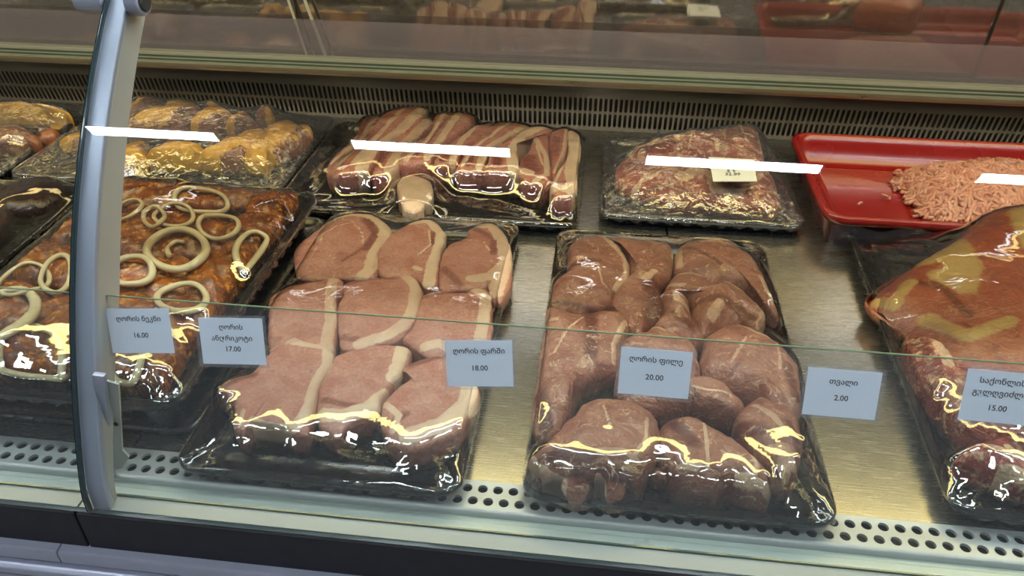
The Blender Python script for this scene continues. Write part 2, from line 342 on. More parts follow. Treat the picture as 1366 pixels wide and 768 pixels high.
        P2 = np.c_[gx.ravel(), gy.ravel()]; H += (fbm(P2, 14, 77 + len(OBST) * 3, 2).reshape(ny, nx) * .0009 * free) * np.clip(edge_w / 6, 0, 1)
        rr_ = rcorner
        # pull the grid corners in to the tray's rounded corners
        ax, ay = np.abs(gx) - (wd / 2 - rr_), np.abs(gy) - (ln / 2 - rr_); msk = (ax > 0) & (ay > 0); L = np.hypot(ax, ay); mxr = np.maximum(ax, ay); k = np.where(msk, mxr / np.maximum(L, 1e-9), 1)
        gx = np.where(msk, np.sign(gx) * (wd / 2 - rr_ + ax * k), gx); gy = np.where(msk, np.sign(gy) * (ln / 2 - rr_ + ay * k), gy)
        V = np.c_[gx.ravel(), gy.ravel(), H.ravel()]; F = [(j * nx + i, j * nx + i + 1, (j + 1) * nx + i + 1, (j + 1) * nx + i) for j in range(ny - 1) for i in range(nx - 1)]
        # skirt over the rim
        loop = [i for i in range(nx)] + [j * nx + nx - 1 for j in range(1, ny)] + [(ny - 1) * nx + i for i in range(nx - 2, -1, -1)] + [j * nx for j in range(ny - 2, 0, -1)]
        base = len(V); sk = []
        for q, i in enumerate(loop):
            v = V[i]; sk.append((v[0] * 1.0 + np.sign(v[0]) * .0012, v[1] + np.sign(v[1]) * .0012, v[2] - .008 - .002 * math.sin(q * .9)))
        V = np.r_[V, np.array(sk)]; n = len(loop); F += [(loop[q], base + q, base + (q + 1) % n, loop[(q + 1) % n]) for q in range(n)]
        me = bpy.data.meshes.new('plastic_film'); me.from_pydata(V.tolist(), [], F); me.materials.append(M[film]); me.polygons.foreach_set('use_smooth', [True] * len(F)); me.update()
        o = bpy.data.objects.new('plastic_film', me); COL.objects.link(o); o.parent = root; o['label'] = 'clear cling film'
    return root

def struct(o, **k): o['kind'] = 'structure'; return o

# ================================================================ ROOM (only seen in reflections)
XL, XR, YF, YB, ZF = -3.2, 3.4, -2.8, 2.6, -.85
for nm, b, mm in (('floor', (XL, XR, YF, YB, ZF - .05, ZF), 'floor'), ('ceiling', (XL, XR, YF, YB, CEIL + .03, CEIL + .1), 'ceil'), ('wall_left', (XL - .1, XL, YF, YB, ZF, CEIL + .03), 'wall'),
                  ('wall_right', (XR, XR + .1, YF, YB, ZF, CEIL + .03), 'wall'), ('wall_front', (XL, XR, YF - .1, YF, ZF, CEIL + .03), 'wall'), ('wall_back', (XL, XR, YB, YB + .1, ZF, CEIL + .03), 'wall')):
    mb = MB(); mb.box(*b); struct(mb.build(nm, M[mm]))
LX = [(-2.72, -2.2), (-1.74, -1.285), (-.81, -.285), (.155, .697), (1.172, 1.72), (2.2, 2.72)]
LROW = [(-.632, -.555, 'the row above the shopper'), (.66, .78, 'the added unseen fill row over the counter'), (1.75, 1.9, 'the added unseen fill row over the service side')]  # last two rows are added fill light, out of view
for (y0, y1, wh) in LROW:
    for i, (x0, x1) in enumerate(LX):
        r = empty('ceiling_lamp', ((x0 + x1) / 2, (y0 + y1) / 2, CEIL)); tag(r, 'long white light panel on the store ceiling', 'lamp', 'ceiling light panels in ' + wh)
        r['label'] = ('ceiling light panel whose reflection crosses ' + {1: 'the chicken and the post', 2: 'the pork belly', 3: 'the ribs', 4: 'the mince'}[i]) if (y0 < -.6 and y0 > -.7 and 0 < i < 5) else 'long white ceiling light panel in ' + wh
        a = MB(); a.box(x0, x1, y0, y1, CEIL, CEIL + .004); a.build('diffuser', M['lamp'], r)
        a = MB(); a.box(x0 - .01, x1 + .01, y0 - .01, y1 + .01, CEIL + .0045, CEIL + .028); a.build('housing', M['white'], r)

# ================================================================ DISPLAY COUNTER
case = empty('display_counter', (0, .9, ZF)); tag(case, 'refrigerated meat counter with steel deck, curved front glass and slotted vent at the back', 'counter')
X0, X1 = -1.75, 1.45
PC = [1.00535, 0.63655, 0.39458, 0.32465, 0.40488]
def gy(z): v = float(np.polyval(PC, z)) - .4115; return .4115 + .5 * (v + math.sqrt(v * v + 9e-6))
# deck sheets
for k in range(-3, 3):
    xa = .103 + .525 * (k - 1) + .0012; xb = xa + .525 - .0024
    mb = MB(); mb.box(max(xa, X0), min(xb, X1), .4895, 1.312, -.004, 0); bevel(mb.build('deck_sheet', M['steel'], case), .0008, 1)
mb = MB(); mb.box(X0, X1, .44, 1.5, -.03, -.012); mb.build('deck_underside', M['seam'], case)
# perforated air intake strip, with real holes
def perforated(x0, x1, cells, put, th, name, m):
    """cells: list of (xc, x_half, y0, y1, hole points rel) ; put(x, v) maps to world"""
    mb = MB()
    for (xa, xb, va, vb, hole) in cells:
        K = len(hole); xc, vc = (xa + xb) / 2, (va + vb) / 2; outer = []
        for hx, hv in hole:
            dx, dv = hx - xc, hv - vc; s = min((xb - xa) / 2 / max(abs(dx), 1e-9), (vb - va) / 2 / max(abs(dv), 1e-9)); outer.append((xc + dx * s, vc + dv * s))
        # snap the nearest outer points to the four corners
        for cxn, cvn in ((xa, va), (xb, va), (xb, vb), (xa, vb)):
            i = min(range(K), key=lambda q: math.hypot((outer[q][0] - cxn), (outer[q][1] - cvn))); outer[i] = (cxn, cvn)
        V = [put(x, v, 0) for x, v in outer] + [put(x, v, 0) for x, v in hole] + [put(x, v, -th) for x, v in hole]
        F = [(i, (i + 1) % K, K + (i + 1) % K, K + i) for i in range(K)] + [(K + i, K + (i + 1) % K, 2 * K + (i + 1) % K, 2 * K + i) for i in range(K)]
        mb.add(V, F)
    return mb.build(name, m, case)
def hole_pts(xc, vc, rx, rv, n=12):
    if rv <= rx * 1.3: return [(xc + rx * math.cos(2 * math.pi * i / n), vc + rv * math.sin(2 * math.pi * i / n)) for i in range(n)]
    P = []
    for sgn, a0 in ((1, 0), (-1, 180)):
        for i in range(n // 2): a = math.radians(a0 + 180 * i / (n // 2 - 1)); P.append((xc + rx * math.cos(a), vc + sgn * (rv - rx) + rx * math.sin(a)))
    return P
pit = .0139; cells = []
PY = [(.4560, .4615), (.4615, .4755), (.4755, .4890)]
nst = int((X1 - X0) / pit)
for i in range(nst):
    x = X0 + i * pit
    if -.4 > x > -.418: pass
    cells.append((x, x + pit, .4585, .4735, hole_pts(x + pit / 2, .4660, .0046, .0046)))
    cells.append((x + pit / 2, x + 1.5 * pit, .4735, .4885, hole_pts(x + pit, .4800, .0046, .0046)))
perforated(X0, X1, cells, lambda x, v, d: (x, v, .001 + d), .003, 'perforated_strip', M['strip'])
mb = MB(); mb.extr([(.4885, .001), (.4893, .001), (.4893, -.004), (.4885, -.004)], X0, X1)
arc = [(.4585, .001)] + [(.4585 - .0045 * math.sin(a), .001 - .0045 + .0045 * math.cos(a)) for a in np.linspace(.2, 1.57, 6)] + [(.454, -.010), (.4585, -.010)]
mb.extr(arc, X0, X1); mb.build('strip_edge', M['strip'], case, smooth=False)
mb = MB(); mb.box(X0, X1, .455, .49, -.0115, -.009); mb.build('strip_backing', M['black'], case)
# sills, bumper, lower rails (two lengths meeting at the post)
XJ = -.4335
for xa, xb in ((X0, XJ - .001), (XJ + .001, X1)):
    mb = MB(); mb.extr([(.4375, -.004), (.454, -.006), (.454, -.012), (.4375, -.012)], xa, xb); mb.build('inner_sill', M['sill'], case)
    mb = MB(); mb.extr([(.4185, -.001), (.4365, -.002), (.4365, -.012), (.4185, -.012)], xa, xb); mb.build('outer_sill', M['sill2'], case)
    mb = MB(); mb.extr([(.412, -.0035), (.4180, -.001), (.4180, -.052), (.412, -.048)], xa, xb); bevel(mb.build('bumper', M['navy'], case), .001)
for xa, xb in ((X0, -.4615), (-.4605, X1)):
    mb = MB(); mb.extr([(.418, -.047), (.405, -.049), (.4035, -.0515), (.4035, -.064), (.4065, -.066), (.418, -.066)], xa, xb); bevel(mb.build('lower_rail', M['alu'], case), .001)
mb = MB(); mb.extr([(.418, -.067), (.400, -.067), (.3965, -.070), (.3965, -.078), (.402, -.083), (.418, -.083)], X0, X1); bevel(mb.build('lower_rail', M['alu'], case), .001)
mb = MB(); mb.extr([(.418, -.084), (.402, -.084), (.400, -.087), (.400, -.092), (.418, -.092)], X0, X1); mb.build('lower_rail', M['alu'], case)
mb = MB(); mb.box(X0, X1, .43, .46, ZF + .05, -.06); mb.build('cabinet_front', M['cabinet'], case)
# front glass, two panes along the curve
zs = np.linspace(.001, .47, 60)
def pane(x0, x1):
    outer = [(gy(z), z) for z in zs]; inner = [(gy(z) + .004, z + .0012) for z in zs]; n = len(zs); V = []; F = []; mi = []
    def sheet(P, flip):
        k = len(V); V.extend([(x0, y, z) for y, z in P] + [(x1, y, z) for y, z in P])
        for i in range(n - 1): f = (k + i, k + n + i, k + n + i + 1, k + i + 1); F.append(f[::-1] if flip else f); mi.append(0)
    sheet(outer, False); sheet(inner, True)
    for x, m_ in ((x0, 2), (x1, 2)):
        k = len(V); V.extend([(x, y, z) for y, z in outer] + [(x, y, z) for y, z in inner])
        for i in range(n - 1): F.append((k + i, k + i + 1, k + n + i + 1, k + n + i)); mi.append(m_)
    for e in (0, n - 1):
        k = len(V); V.extend([(x0, *outer[e]), (x1, *outer[e]), (x1, *inner[e]), (x0, *inner[e])]); F.append((k, k + 1, k + 2, k + 3)); mi.append(1)
    o = mesh('glass_pane', V, F, None, case, mats=[M['glass'], M['darkedge'], M['darkedge']], midx=mi)
    mb = MB(); mb.box(x0, x1, .4345, .4360, -.002, .0005); mb.build('glass_gasket', M['green'], case)
    return o
pane(X0, -.4200); pane(-.4165, X1)
# aluminium post between the panes
def post(x0, x1, f0, f1, name, m, z0=-.001, z1=.46, dz=0):
    Z = np.linspace(z0, z1, 36); fr = [(gy(z) + f0(z), z) for z in Z]; bk = [(gy(z) + f1(z), z + dz) for z in Z]
    mb = MB(); mb.extr(fr + bk[::-1], x0, x1); return bevel(mb.build(name, m, case), .0012)
dep = lambda z: .020 + .030 * min(1, max(0, z / .16))
post(-.4200, -.4165, lambda z: .0, lambda z: .0045, 'post_gasket', M['darkedge'])
post(-.4190, -.4025, lambda z: .0065, lambda z: .014, 'post_front', M['alu'])
post(-.4125, -.4035, lambda z: .0142, dep, 'post_web', M['grey'])
# clip and bracket at the foot of the post
PYb = np.array([0, .464, 0]); NY = np.array([0, 1.0, 0])
mb = MB(); mb.prism([at_plane(u, v, PYb, NY) for u, v in ((142, 508), (158, 513), (163, 600), (172, 610), (152, 640), (146, 630))], (0, 1, 0), .002); bk = mb.build('bracket', M['white'], case)
mb = MB(); c_ = at_plane(154, 566, PYb - [0, .001, 0], NY); mb.tube([c_, c_ + [0, .0008, 0]], .0021, 12); mb.build('bracket_hole_disc', M['seam'], case)  # dark disc painted in for the hole in the bracket
PYc = np.array([0, .452, 0])
mb = MB(); mb.prism([at_plane(u, v, PYc, NY) for u, v in ((122, 500), (138, 502), (152, 636), (141, 640))], (0, 1, 0), .005); bevel(mb.build('post_clip', M['alu'], case), .001)
# hinge clamp on top
hp = at_plane(174, 0, (-.402, 0, 0), np.array([1.0, 0, 0]))
for dx0, dx1, r, mm in ((.0, .012, .0125, 'alu'), (.012, .014, .009, 'seam'), (-.045, -.020, .0125, 'alu')):
    mb = MB(); mb.tube([hp + [dx0, 0, 0], hp + [dx1, 0, 0]], r, 24); bevel(mb.build('hinge_clamp', M[mm], case), .001)
# tag strip of clear glass leaning inside the front glass
SA = math.radians(20); SU = np.array([0, math.sin(SA), math.cos(SA)]); SN = np.array([0, math.cos(SA), -math.sin(SA)]); SP = np.array([0, .440, 0.0])
for xa, xb in ((X0, -.428), (-.4105, X1)):
    mb = MB(); b0 = SP + SU * .003; b1 = SP + SU * .1815
    mb.prism([b0 + [xa, 0, 0], b0 + [xb, 0, 0], b1 + [xb, 0, 0], b1 + [xa, 0, 0]], SN, .002); mb.build('tag_strip', M['strip_glass'], case)
    mb = MB(); mb.prism([b1 + [xa, 0, 0] - SU * .0008, b1 + [xb, 0, 0] - SU * .0008, b1 + [xb, 0, 0], b1 + [xa, 0, 0]], SN, .0022); mb.build('strip_glass_edge', plain('strip_edge_green', srgb(120, 140, 115), .3), case)
# slotted vent leaning to the viewer
VA = math.radians(13); VU = np.array([0, -math.sin(VA), math.cos(VA)]); VN = np.array([0, -math.cos(VA), -math.sin(VA)])
def vput(x, v, d): p = np.array([x, 1.312, 0]) + VU * v + VN * d; return tuple(p)
vp = .00868; cells = []
for i in range(int((X1 - X0) / vp)):
    x = X0 + i * vp
    for va, vb in ((.006, .037), (.037, .068)): cells.append((x, x + vp, va, vb, hole_pts(x + vp / 2, (va + vb) / 2, .0026, .0136, 12)))
perforated(X0, X1, cells, vput, .0015, 'vent_grille', M['vent'])
mb = MB()
for va, vb in ((0, .006), (.068, .088)):
    a, b = np.array(vput(0, va, 0)), np.array(vput(0, vb, 0)); mb.prism([a + [X0, 0, 0], a + [X1, 0, 0], b + [X1, 0, 0], b + [X0, 0, 0]], VN, -.0015)
mb.build('vent_frame', M['vent'], case)
mb = MB(); a, b = np.array(vput(0, .001, -.012)), np.array(vput(0, .087, -.012)); mb.prism([a + [X0, 0, 0], a + [X1, 0, 0], b + [X1, 0, 0], b + [X0, 0, 0]], VN, -.002); mb.build('vent_backing', M['black'], case)
# ledge, rail tracks
for xa, xb in ((X0, .1565), (.1575, X1)):
    mb = MB(); mb.extr([(1.290, .0865), (1.284, .088), (1.284, .0915), (1.300, .0925), (1.300, .0865)], xa, xb); mb.build('vent_ledge', M['ledge'], case)
for i, (y, z, h_, mm) in enumerate(((1.2985, .0925, .0042, 'greenl'), (1.301, .0967, .0025, 'green'), (1.303, .0992, .0018, 'greenl'), (1.305, .101, .003, 'green'), (1.307, .104, .0016, 'greenl'), (1.309, .1056, .003, 'grey'), (1.311, .1086, .001, 'greenl'))):
    mb = MB(); mb.box(X0, X1, y, y + .012, z, z + h_); mb.build('door_track', M[mm], case)
# reflective sliding doors at the back, leaning slightly to the viewer
DA = math.radians(5.5); DU = np.array([0, -math.sin(DA), math.cos(DA)]); DN = np.array([0, -math.cos(DA), -math.sin(DA)]); DP = np.array([0, 1.334, .096])
for xa, xb, off in ((X0, -.53, 0), (-.56, .62, .008), (.60, X1, 0)):
    mb = MB(); a = DP - DN * off; b = a + DU * .33; mb.prism([a + [xa, 0, 0], a + [xb, 0, 0], b + [xb, 0, 0], b + [xa, 0, 0]], DN, -.004); mb.build('sliding_door', M['mirror'], case)
mb = MB(); a = DP + DU * .331; b = DP + DU * .55; mb.prism([a + [X0, 0, 0], a + [X1, 0, 0], b + [X1, 0, 0], b + [X0, 0, 0]], DN, -.02); mb.build('added_glare_stop', M['glare_stop'], case)  # added unseen matt panel, stops the doors mirroring lamp glare onto the chops
for (u0, v0, u1, v1, tw) in ((376, -40, 411, 82, 3), (396, -40, 440, 94, 4)):  # two thin pale slanted strips laid on the door face
    dp = DP + DN * .006; q = [at_plane(u, v, dp, DN) for u, v in ((u0 - 6, v0), (u0 - 6 + tw, v0), (u1 + tw, v1), (u1, v1))]
    mb = MB(); mb.prism(q, DN, .002); mb.build('door_pale_strip', plain('pale_strip', srgb(190, 190, 175), .25), case)
mb = MB(); a = np.array([0, 1.322, .104]); b = a + DU * .068; mb.prism([a + [X0, 0, 0], a + [X1, 0, 0], b + [X1, 0, 0], b + [X0, 0, 0]], DN, -.003); mb.build('added_haze_strip', M['haze_band'], case)  # made-up strip, its haze stands in for a reflection on the doors
# canopy above with warm lamp and a white tube
mb = MB(); mb.box(X0, X1, .70, 1.30, .640, .70); mb.build('canopy', M['canopy'], case)
mb = MB(); mb.box(X0 + .05, X1 - .05, .885, .965, .622, .639); mb.build('canopy_lamp', M['gold'], case)
for xa in (-1.3, -.35, .6):
    mb = MB(); mb.box(xa, xa + .62, .775, .795, .63, .639); mb.build('canopy_tube', M['tubel'], case)
for x in (X0 - .02, X1):
    mb = MB(); mb.box(x, x + .02, .42, 1.34, ZF, .64); mb.build('side_panel', M['grey'], case)

# ================================================================ PRICE TAGS
def price(corners, lines, label, sizes=None, group='price tags on the glass strip'):
    P0 = SP - SN * .0006
    Q = [at_plane(u, v, P0, SN) for u, v in corners]      # tl, tr, br, bl
    c = sum(Q) / 4; ex = unit(Q[1] - Q[0] + Q[2] - Q[3]); ez = -SN; ey = np.cross(ez, ex)
    W = np.linalg.norm((Q[1] - Q[0] + Q[2] - Q[3]) / 2); Hh = np.linalg.norm((Q[0] - Q[3] + Q[1] - Q[2]) / 2)
    o = empty('price_tag', c); tag(o, label, 'price tag', group)
    o.matrix_world = Matrix([[ex[0], ey[0], ez[0], c[0]], [ex[1], ey[1], ez[1], c[1]], [ex[2], ey[2], ez[2], c[2]], [0, 0, 0, 1]])
    def ch(name, V, F, m):
        me = bpy.data.meshes.new(name); me.from_pydata(V, [], F); me.materials.append(m); q = bpy.data.objects.new(name, me); COL.objects.link(q); q.parent = o; return q
    B = lambda w_, h_, z0, z1: ([(x, y, z) for z in (z0, z1) for y in (-h_ / 2, h_ / 2) for x in (-w_ / 2, w_ / 2)], [(0, 2, 3, 1), (4, 5, 7, 6), (0, 1, 5, 4), (2, 6, 7, 3), (0, 4, 6, 2), (1, 3, 7, 5)])
    ch('paper', *B(W, Hh, 0, .0003), M['paper'])
    ch('sleeve', *B(W + .006, Hh + .005, .0009, .0011), M['sleeve'])
    for i, (t, y, s) in enumerate(lines):
        cu = bpy.data.curves.new('lettering', 'FONT'); cu.body = t; cu.size = s * .92; cu.align_x = 'CENTER'; cu.align_y = 'CENTER'; cu.offset = .0001; cu.extrude = .00004; cu.resolution_u = 3
        to = bpy.data.objects.new('lettering', cu); COL.objects.link(to); bpy.context.view_layer.update()
        me = bpy.data.meshes.new_from_object(to.evaluated_get(bpy.context.evaluated_depsgraph_get())); bpy.data.objects.remove(to)
        me.materials.clear(); me.materials.append(M['ink']); q = bpy.data.objects.new('lettering', me); COL.objects.link(q); q.parent = o; q.location = (0, y * Hh, .00045)
price([(142, 411), (226, 412), (232, 470), (150, 471)], [('ღორის ნეკნი', .27, .0064), ('16.00', -.10, .0068)], 'white price tag reading 16.00, next to the aluminium post')
price([(266, 422), (351, 426), (354, 485), (270, 486)], [('ღორის', .30, .0064), ('ანდრიკოტი', .06, .0064), ('17.00', -.17, .0068)], 'white price tag reading 17.00 in three lines')
price([(594, 454), (683, 454), (685, 515), (597, 515)], [('ღორის ფარში', .27, .0064), ('18.00', -.10, .0068)], 'white price tag reading 18.00, overlapping the front of the pork chops')
price([(829, 462), (924, 470), (918, 532), (824, 524)], [('ღორის ფილე', .27, .0066), ('20.00', -.10, .0070)], 'white price tag reading 20.00, in front of the pork fillets')
price([(1078, 489), (1176, 497), (1168, 560), (1070, 552)], [('თვალი', .24, .0064), ('2.00', -.10, .0068)], 'white price tag reading 2.00, above bare steel deck')
price([(1290, 491), (1387, 500), (1377, 568), (1279, 559)], [('საქონლის', .30, .0068), ('გულღვიძლი', .07, .0068), ('15.00', -.22, .0070)], 'white price tag reading 15.00, in front of the beef tray')

# ================================================================ MEAT
Z = .0072
G = 'pork chops in the front tray'
C = M['chop']
def chop(crop, pts, zt, label, fats, darks=()): return meat('chops', crop, pts, C, Z, zt, label, 'pork_chop', 'meat', G, 7, fats, darks, .0009, 22, eh=.72, zref=(zt - .004) if crop == 'a' else None)
chop('a', [(195, 230), (280, 150), (400, 75), (500, 55), (590, 70), (665, 130), (655, 190), (605, 245), (590, 365), (440, 372), (240, 378), (198, 330)], .030, 'pork chop in the back left corner of the front chop tray',
     [([(330, 105), (420, 65), (500, 62), (590, 80), (645, 140), (625, 200), (585, 260), (560, 340), (520, 370)], 62), ([(300, 185), (400, 130), (480, 110), (525, 160), (530, 215)], 9), ([(380, 285), (450, 280)], 10)], [([(540, 90), (595, 160), (545, 235)], 48), ([(430, 300), (520, 240)], 16)])
chop('a', [(603, 250), (615, 200), (700, 130), (800, 88), (870, 90), (930, 150), (928, 200), (905, 265), (890, 405), (830, 415), (760, 365), (640, 365), (597, 330)], .030, 'pork chop in the middle of the back row, beside the corner chop',
     [([(770, 105), (850, 98), (912, 160), (900, 230), (870, 300), (850, 400)], 56), ([(850, 150), (858, 220), (800, 270)], 9), ([(780, 330), (810, 340)], 25)], [([(872, 150), (868, 220)], 22)])
chop('a', [(905, 290), (940, 210), (1030, 170), (1040, 135), (1100, 108), (1160, 102), (1225, 160), (1255, 260), (1250, 400), (1200, 485), (1150, 470), (1140, 425), (1040, 425), (905, 420)], .032, 'pork chop at the back right with a thick curved fat rim',
     [([(1095, 115), (1165, 125), (1215, 200), (1225, 290), (1200, 380), (1170, 450)], 72), ([(1060, 385), (1150, 375), (1200, 330)], 60), ([(1040, 195), (1120, 210), (1145, 250)], 8)], [([(1080, 140), (1165, 190), (1165, 260)], 40), ([(920, 330), (1000, 410)], 40)])
chop('a', [(65, 500), (85, 450), (170, 405), (350, 370), (420, 372), (432, 430), (402, 470), (405, 560), (398, 680), (372, 748), (300, 770), (140, 790), (68, 740)], .036, 'pork chop at the left end of the middle row',
     [([(385, 375), (370, 470), (372, 590), (350, 700)], 52), ([(190, 705), (270, 740), (350, 720)], 75)], [([(90, 480), (200, 410), (320, 385)], 22)])
chop('a', [(432, 440), (440, 388), (560, 368), (700, 360), (750, 350), (800, 380), (820, 450), (792, 560), (765, 610), (700, 665), (600, 700), (500, 728), (425, 705), (405, 630), (405, 500)], .038, 'pork chop in the centre of the tray, middle of the middle row',
     [([(735, 365), (785, 420), (778, 520), (735, 600), (650, 655), (510, 700)], 54)], [([(460, 400), (560, 380), (680, 375)], 30), ([(430, 660), (500, 680)], 40)])
chop('a', [(790, 500), (822, 450), (900, 428), (1020, 440), (1080, 418), (1140, 425), (1160, 520), (1150, 670), (1090, 720), (960, 760), (860, 760), (760, 700), (720, 665), (770, 600)], .036, 'pork chop at the right end of the middle row, behind the 18.00 tag',
     [([(1070, 430), (1125, 470), (1120, 560), (1100, 680)], 56), ([(830, 715), (890, 700), (940, 720)], 50)], [([(820, 470), (960, 445)], 28)])
chop('b', [(165, 192), (200, 150), (280, 112), (330, 55), (400, 15), (470, 12), (545, 50), (540, 100), (502, 170), (490, 280), (470, 372), (430, 380), (385, 348), (300, 335), (270, 378), (236, 340), (232, 250), (200, 205)], .044, 'pork chop at the left end of the front row, under the shiny film',
     [([(420, 25), (525, 40), (525, 100), (490, 170), (472, 280), (440, 355)], 34), ([(300, 330), (370, 350), (430, 362)], 26), ([(265, 290), (262, 350)], 14)], [([(180, 190), (290, 130)], 26)])
chop('b', [(548, 62), (650, 30), (730, 22), (790, 40), (780, 100), (740, 160), (702, 230), (690, 285), (610, 335), (560, 385), (505, 330), (495, 250), (505, 150)], .042, 'pork chop in the middle of the front row',
     [([(765, 35), (752, 95), (735, 140)], 40), ([(715, 210), (660, 275), (580, 310), (520, 300)], 46)], [([(520, 240), (620, 270)], 24)])
chop('b', [(760, 102), (830, 68), (900, 60), (960, 110), (1012, 165), (1000, 230), (960, 330), (880, 400), (790, 430), (738, 395), (702, 330), (700, 240), (730, 180), (790, 130)], .044, 'pork chop in the front right corner below the 18.00 tag',
     [([(985, 160), (975, 240), (900, 335), (790, 385)], 52), ([(715, 245), (760, 300), (740, 360)], 20)], [([(790, 100), (880, 70)], 30), ([(740, 330), (780, 290)], 26)])
tray('chops', 'black tray of nine pork chops behind the 17.00 and 18.00 tags', -.229, .692, .262, .478, 0, .020)

G = 'pork leg fillets in the centre tray'
Fm = M['fillet']
def fil(crop, pts, zt, label, fats=(), darks=(), p=3.2, amp=.003): return meat('fillets', crop, pts, Fm, Z, zt, label, 'pork_fillet', 'meat', G, p, fats, darks, amp, 18, edge=.0016, zref=(Z + .72 * (zt - Z)) if crop == 'c' else None)
fil('c', [(210, 120), (215, 75), (270, 40), (350, 35), (430, 80), (460, 150), (465, 220), (440, 262), (395, 285), (388, 322), (320, 345), (240, 355), (148, 335), (135, 290), (150, 230), (200, 200)], .042, 'pork fillet in the back left corner with a pale fat ridge',
    [([(340, 45), (400, 110), (448, 150), (452, 215), (410, 265)], 30), ([(330, 200), (350, 260), (385, 290)], 8)], [([(215, 180), (330, 175)], 26), ([(160, 320), (330, 345)], 20)])
fil('c', [(365, 38), (480, 48), (600, 60), (640, 100), (632, 200), (585, 262), (605, 330), (590, 392), (530, 412), (500, 442), (450, 405), (390, 330), (400, 275), (462, 230), (458, 130), (420, 80)], .044, 'pork fillet in the middle of the back edge',
    [([(520, 250), (560, 215)], 26), ([(640, 80), (640, 150)], 16)], [([(540, 260), (570, 330), (560, 390)], 70)])
fil('c', [(650, 100), (700, 58), (800, 50), (880, 70), (960, 120), (1012, 200), (1050, 290), (1075, 362), (1030, 345), (960, 272), (880, 240), (800, 245), (720, 215), (655, 190)], .046, 'pork fillet in the back right corner with a smooth rounded back',
    [([(1000, 230), (1050, 330)], 26), ([(660, 110), (665, 170)], 26)], [([(690, 100), (830, 190)], 18)])
fil('c', [(600, 262), (650, 195), (720, 195), (800, 250), (870, 240), (940, 268), (1020, 350), (1012, 400), (980, 428), (900, 402), (800, 432), (760, 452), (728, 400), (715, 330), (690, 282)], .052, 'ragged pork piece with white membrane behind the 20.00 tag',
    [([(640, 200), (740, 220), (860, 260), (930, 270)], 34), ([(820, 360), (790, 400)], 40), ([(1010, 360), (990, 415)], 26), ([(620, 250), (680, 265)], 20)], [([(740, 330), (870, 350), (950, 390)], 50)], 2.6, .005)
fil('c', [(590, 275), (650, 272), (705, 310), (722, 400), (770, 465), (700, 475), (610, 440), (560, 410), (600, 350)], .048, 'small dark pork piece in the centre of the fillet pile',
    [([(640, 290), (650, 340), (700, 360)], 26), ([(560, 430), (640, 440)], 16)], [([(640, 390), (720, 440)], 50)], 2.6, .005)
fil('c', [(130, 322), (240, 352), (370, 337), (430, 347), (460, 400), (452, 450), (420, 500), (412, 580), (380, 595), (300, 625), (255, 665), (215, 768), (160, 850), (95, 850), (60, 768), (78, 640), (95, 500), (115, 400)], .050, 'long pork fillet along the left edge of the centre tray',
    [([(270, 400), (200, 470), (150, 560)], 9), ([(450, 390), (395, 500), (395, 570)], 18), ([(130, 400), (160, 420)], 14)], [([(300, 370), (300, 560)], 50), ([(90, 700), (120, 820)], 50)])
fil('c', [(440, 460), (530, 430), (565, 402), (640, 430), (700, 458), (745, 520), (750, 640), (720, 720), (560, 740), (420, 700), (410, 560)], .050, 'pork piece half hidden by the 20.00 tag', [([(540, 430), (600, 450)], 14), ([(690, 470), (720, 500)], 12)], [], 3.0, .004)
fil('c', [(772, 450), (850, 402), (950, 410), (1070, 480), (1150, 560), (1170, 680), (1160, 768), (1060, 768), (980, 690), (900, 655), (790, 620), (755, 570), (760, 500)], .052, 'rounded pork fillet to the right of the 20.00 tag',
    [([(930, 500), (870, 600)], 12), ([(900, 415), (970, 470), (1050, 490)], 14), ([(1060, 480), (1070, 620)], 10)], [([(1100, 600), (1140, 720)], 40)])
fil('d', [(80, 335), (120, 280), (170, 200), (230, 140), (300, 72), (410, 62), (520, 92), (578, 150), (570, 250), (560, 330), (530, 385), (505, 465), (440, 512), (370, 517), (330, 482), (280, 502), (225, 498), (140, 450), (95, 442), (66, 372)], .056, 'largest pork fillet, in the front left corner of the centre tray',
    [([(355, 130), (380, 230), (370, 280)], 9), ([(525, 170), (515, 280), (460, 390)], 14), ([(75, 350), (100, 410), (200, 480)], 30), ([(330, 370), (430, 370), (480, 400)], 26), ([(330, 470), (350, 500)], 26), ([(110, 320), (240, 330)], 8)], [([(170, 380), (300, 400), (260, 460)], 60), ([(340, 450), (440, 480)], 50)], 3.4, .003)
fil('d', [(585, 160), (700, 140), (780, 180), (870, 230), (920, 300), (968, 370), (992, 480), (960, 532), (900, 522), (830, 482), (780, 518), (720, 522), (655, 482), (602, 440), (612, 392), (580, 300)], .052, 'pork fillet in the middle of the front edge of the centre tray',
    [([(740, 190), (745, 300), (740, 440)], 14), ([(905, 260), (930, 400), (905, 500)], 18), ([(640, 400), (700, 430)], 30), ([(860, 470), (960, 510)], 34), ([(800, 340), (880, 390)], 7)], [([(620, 180), (700, 300)], 50)], 3.2, .004)
fil('d', [(870, 135), (950, 60), (1050, 80), (1102, 130), (1122, 200), (1112, 330), (1082, 390), (1082, 440), (1040, 472), (1002, 462), (985, 400), (945, 330), (905, 250), (872, 200)], .050, 'pork fillet with knuckle end at the front right of the centre tray',
    [([(930, 120), (1000, 180), (1040, 260)], 26), ([(980, 330), (1040, 330), (1060, 420)], 34), ([(1010, 380), (1030, 450)], 40)], [([(880, 190), (960, 240)], 40), ([(1060, 200), (1090, 330)], 30)], 2.8, .004)
fil('d', [(420, 60), (600, 20), (800, 0), (880, 60), (900, 130), (860, 220), (760, 165), (660, 130), (585, 148), (500, 85)], .050, 'pork piece under the golden glare below the 20.00 tag', [([(700, 60), (840, 100)], 12)], [([(600, 60), (700, 90)], 50)], 3, .003)
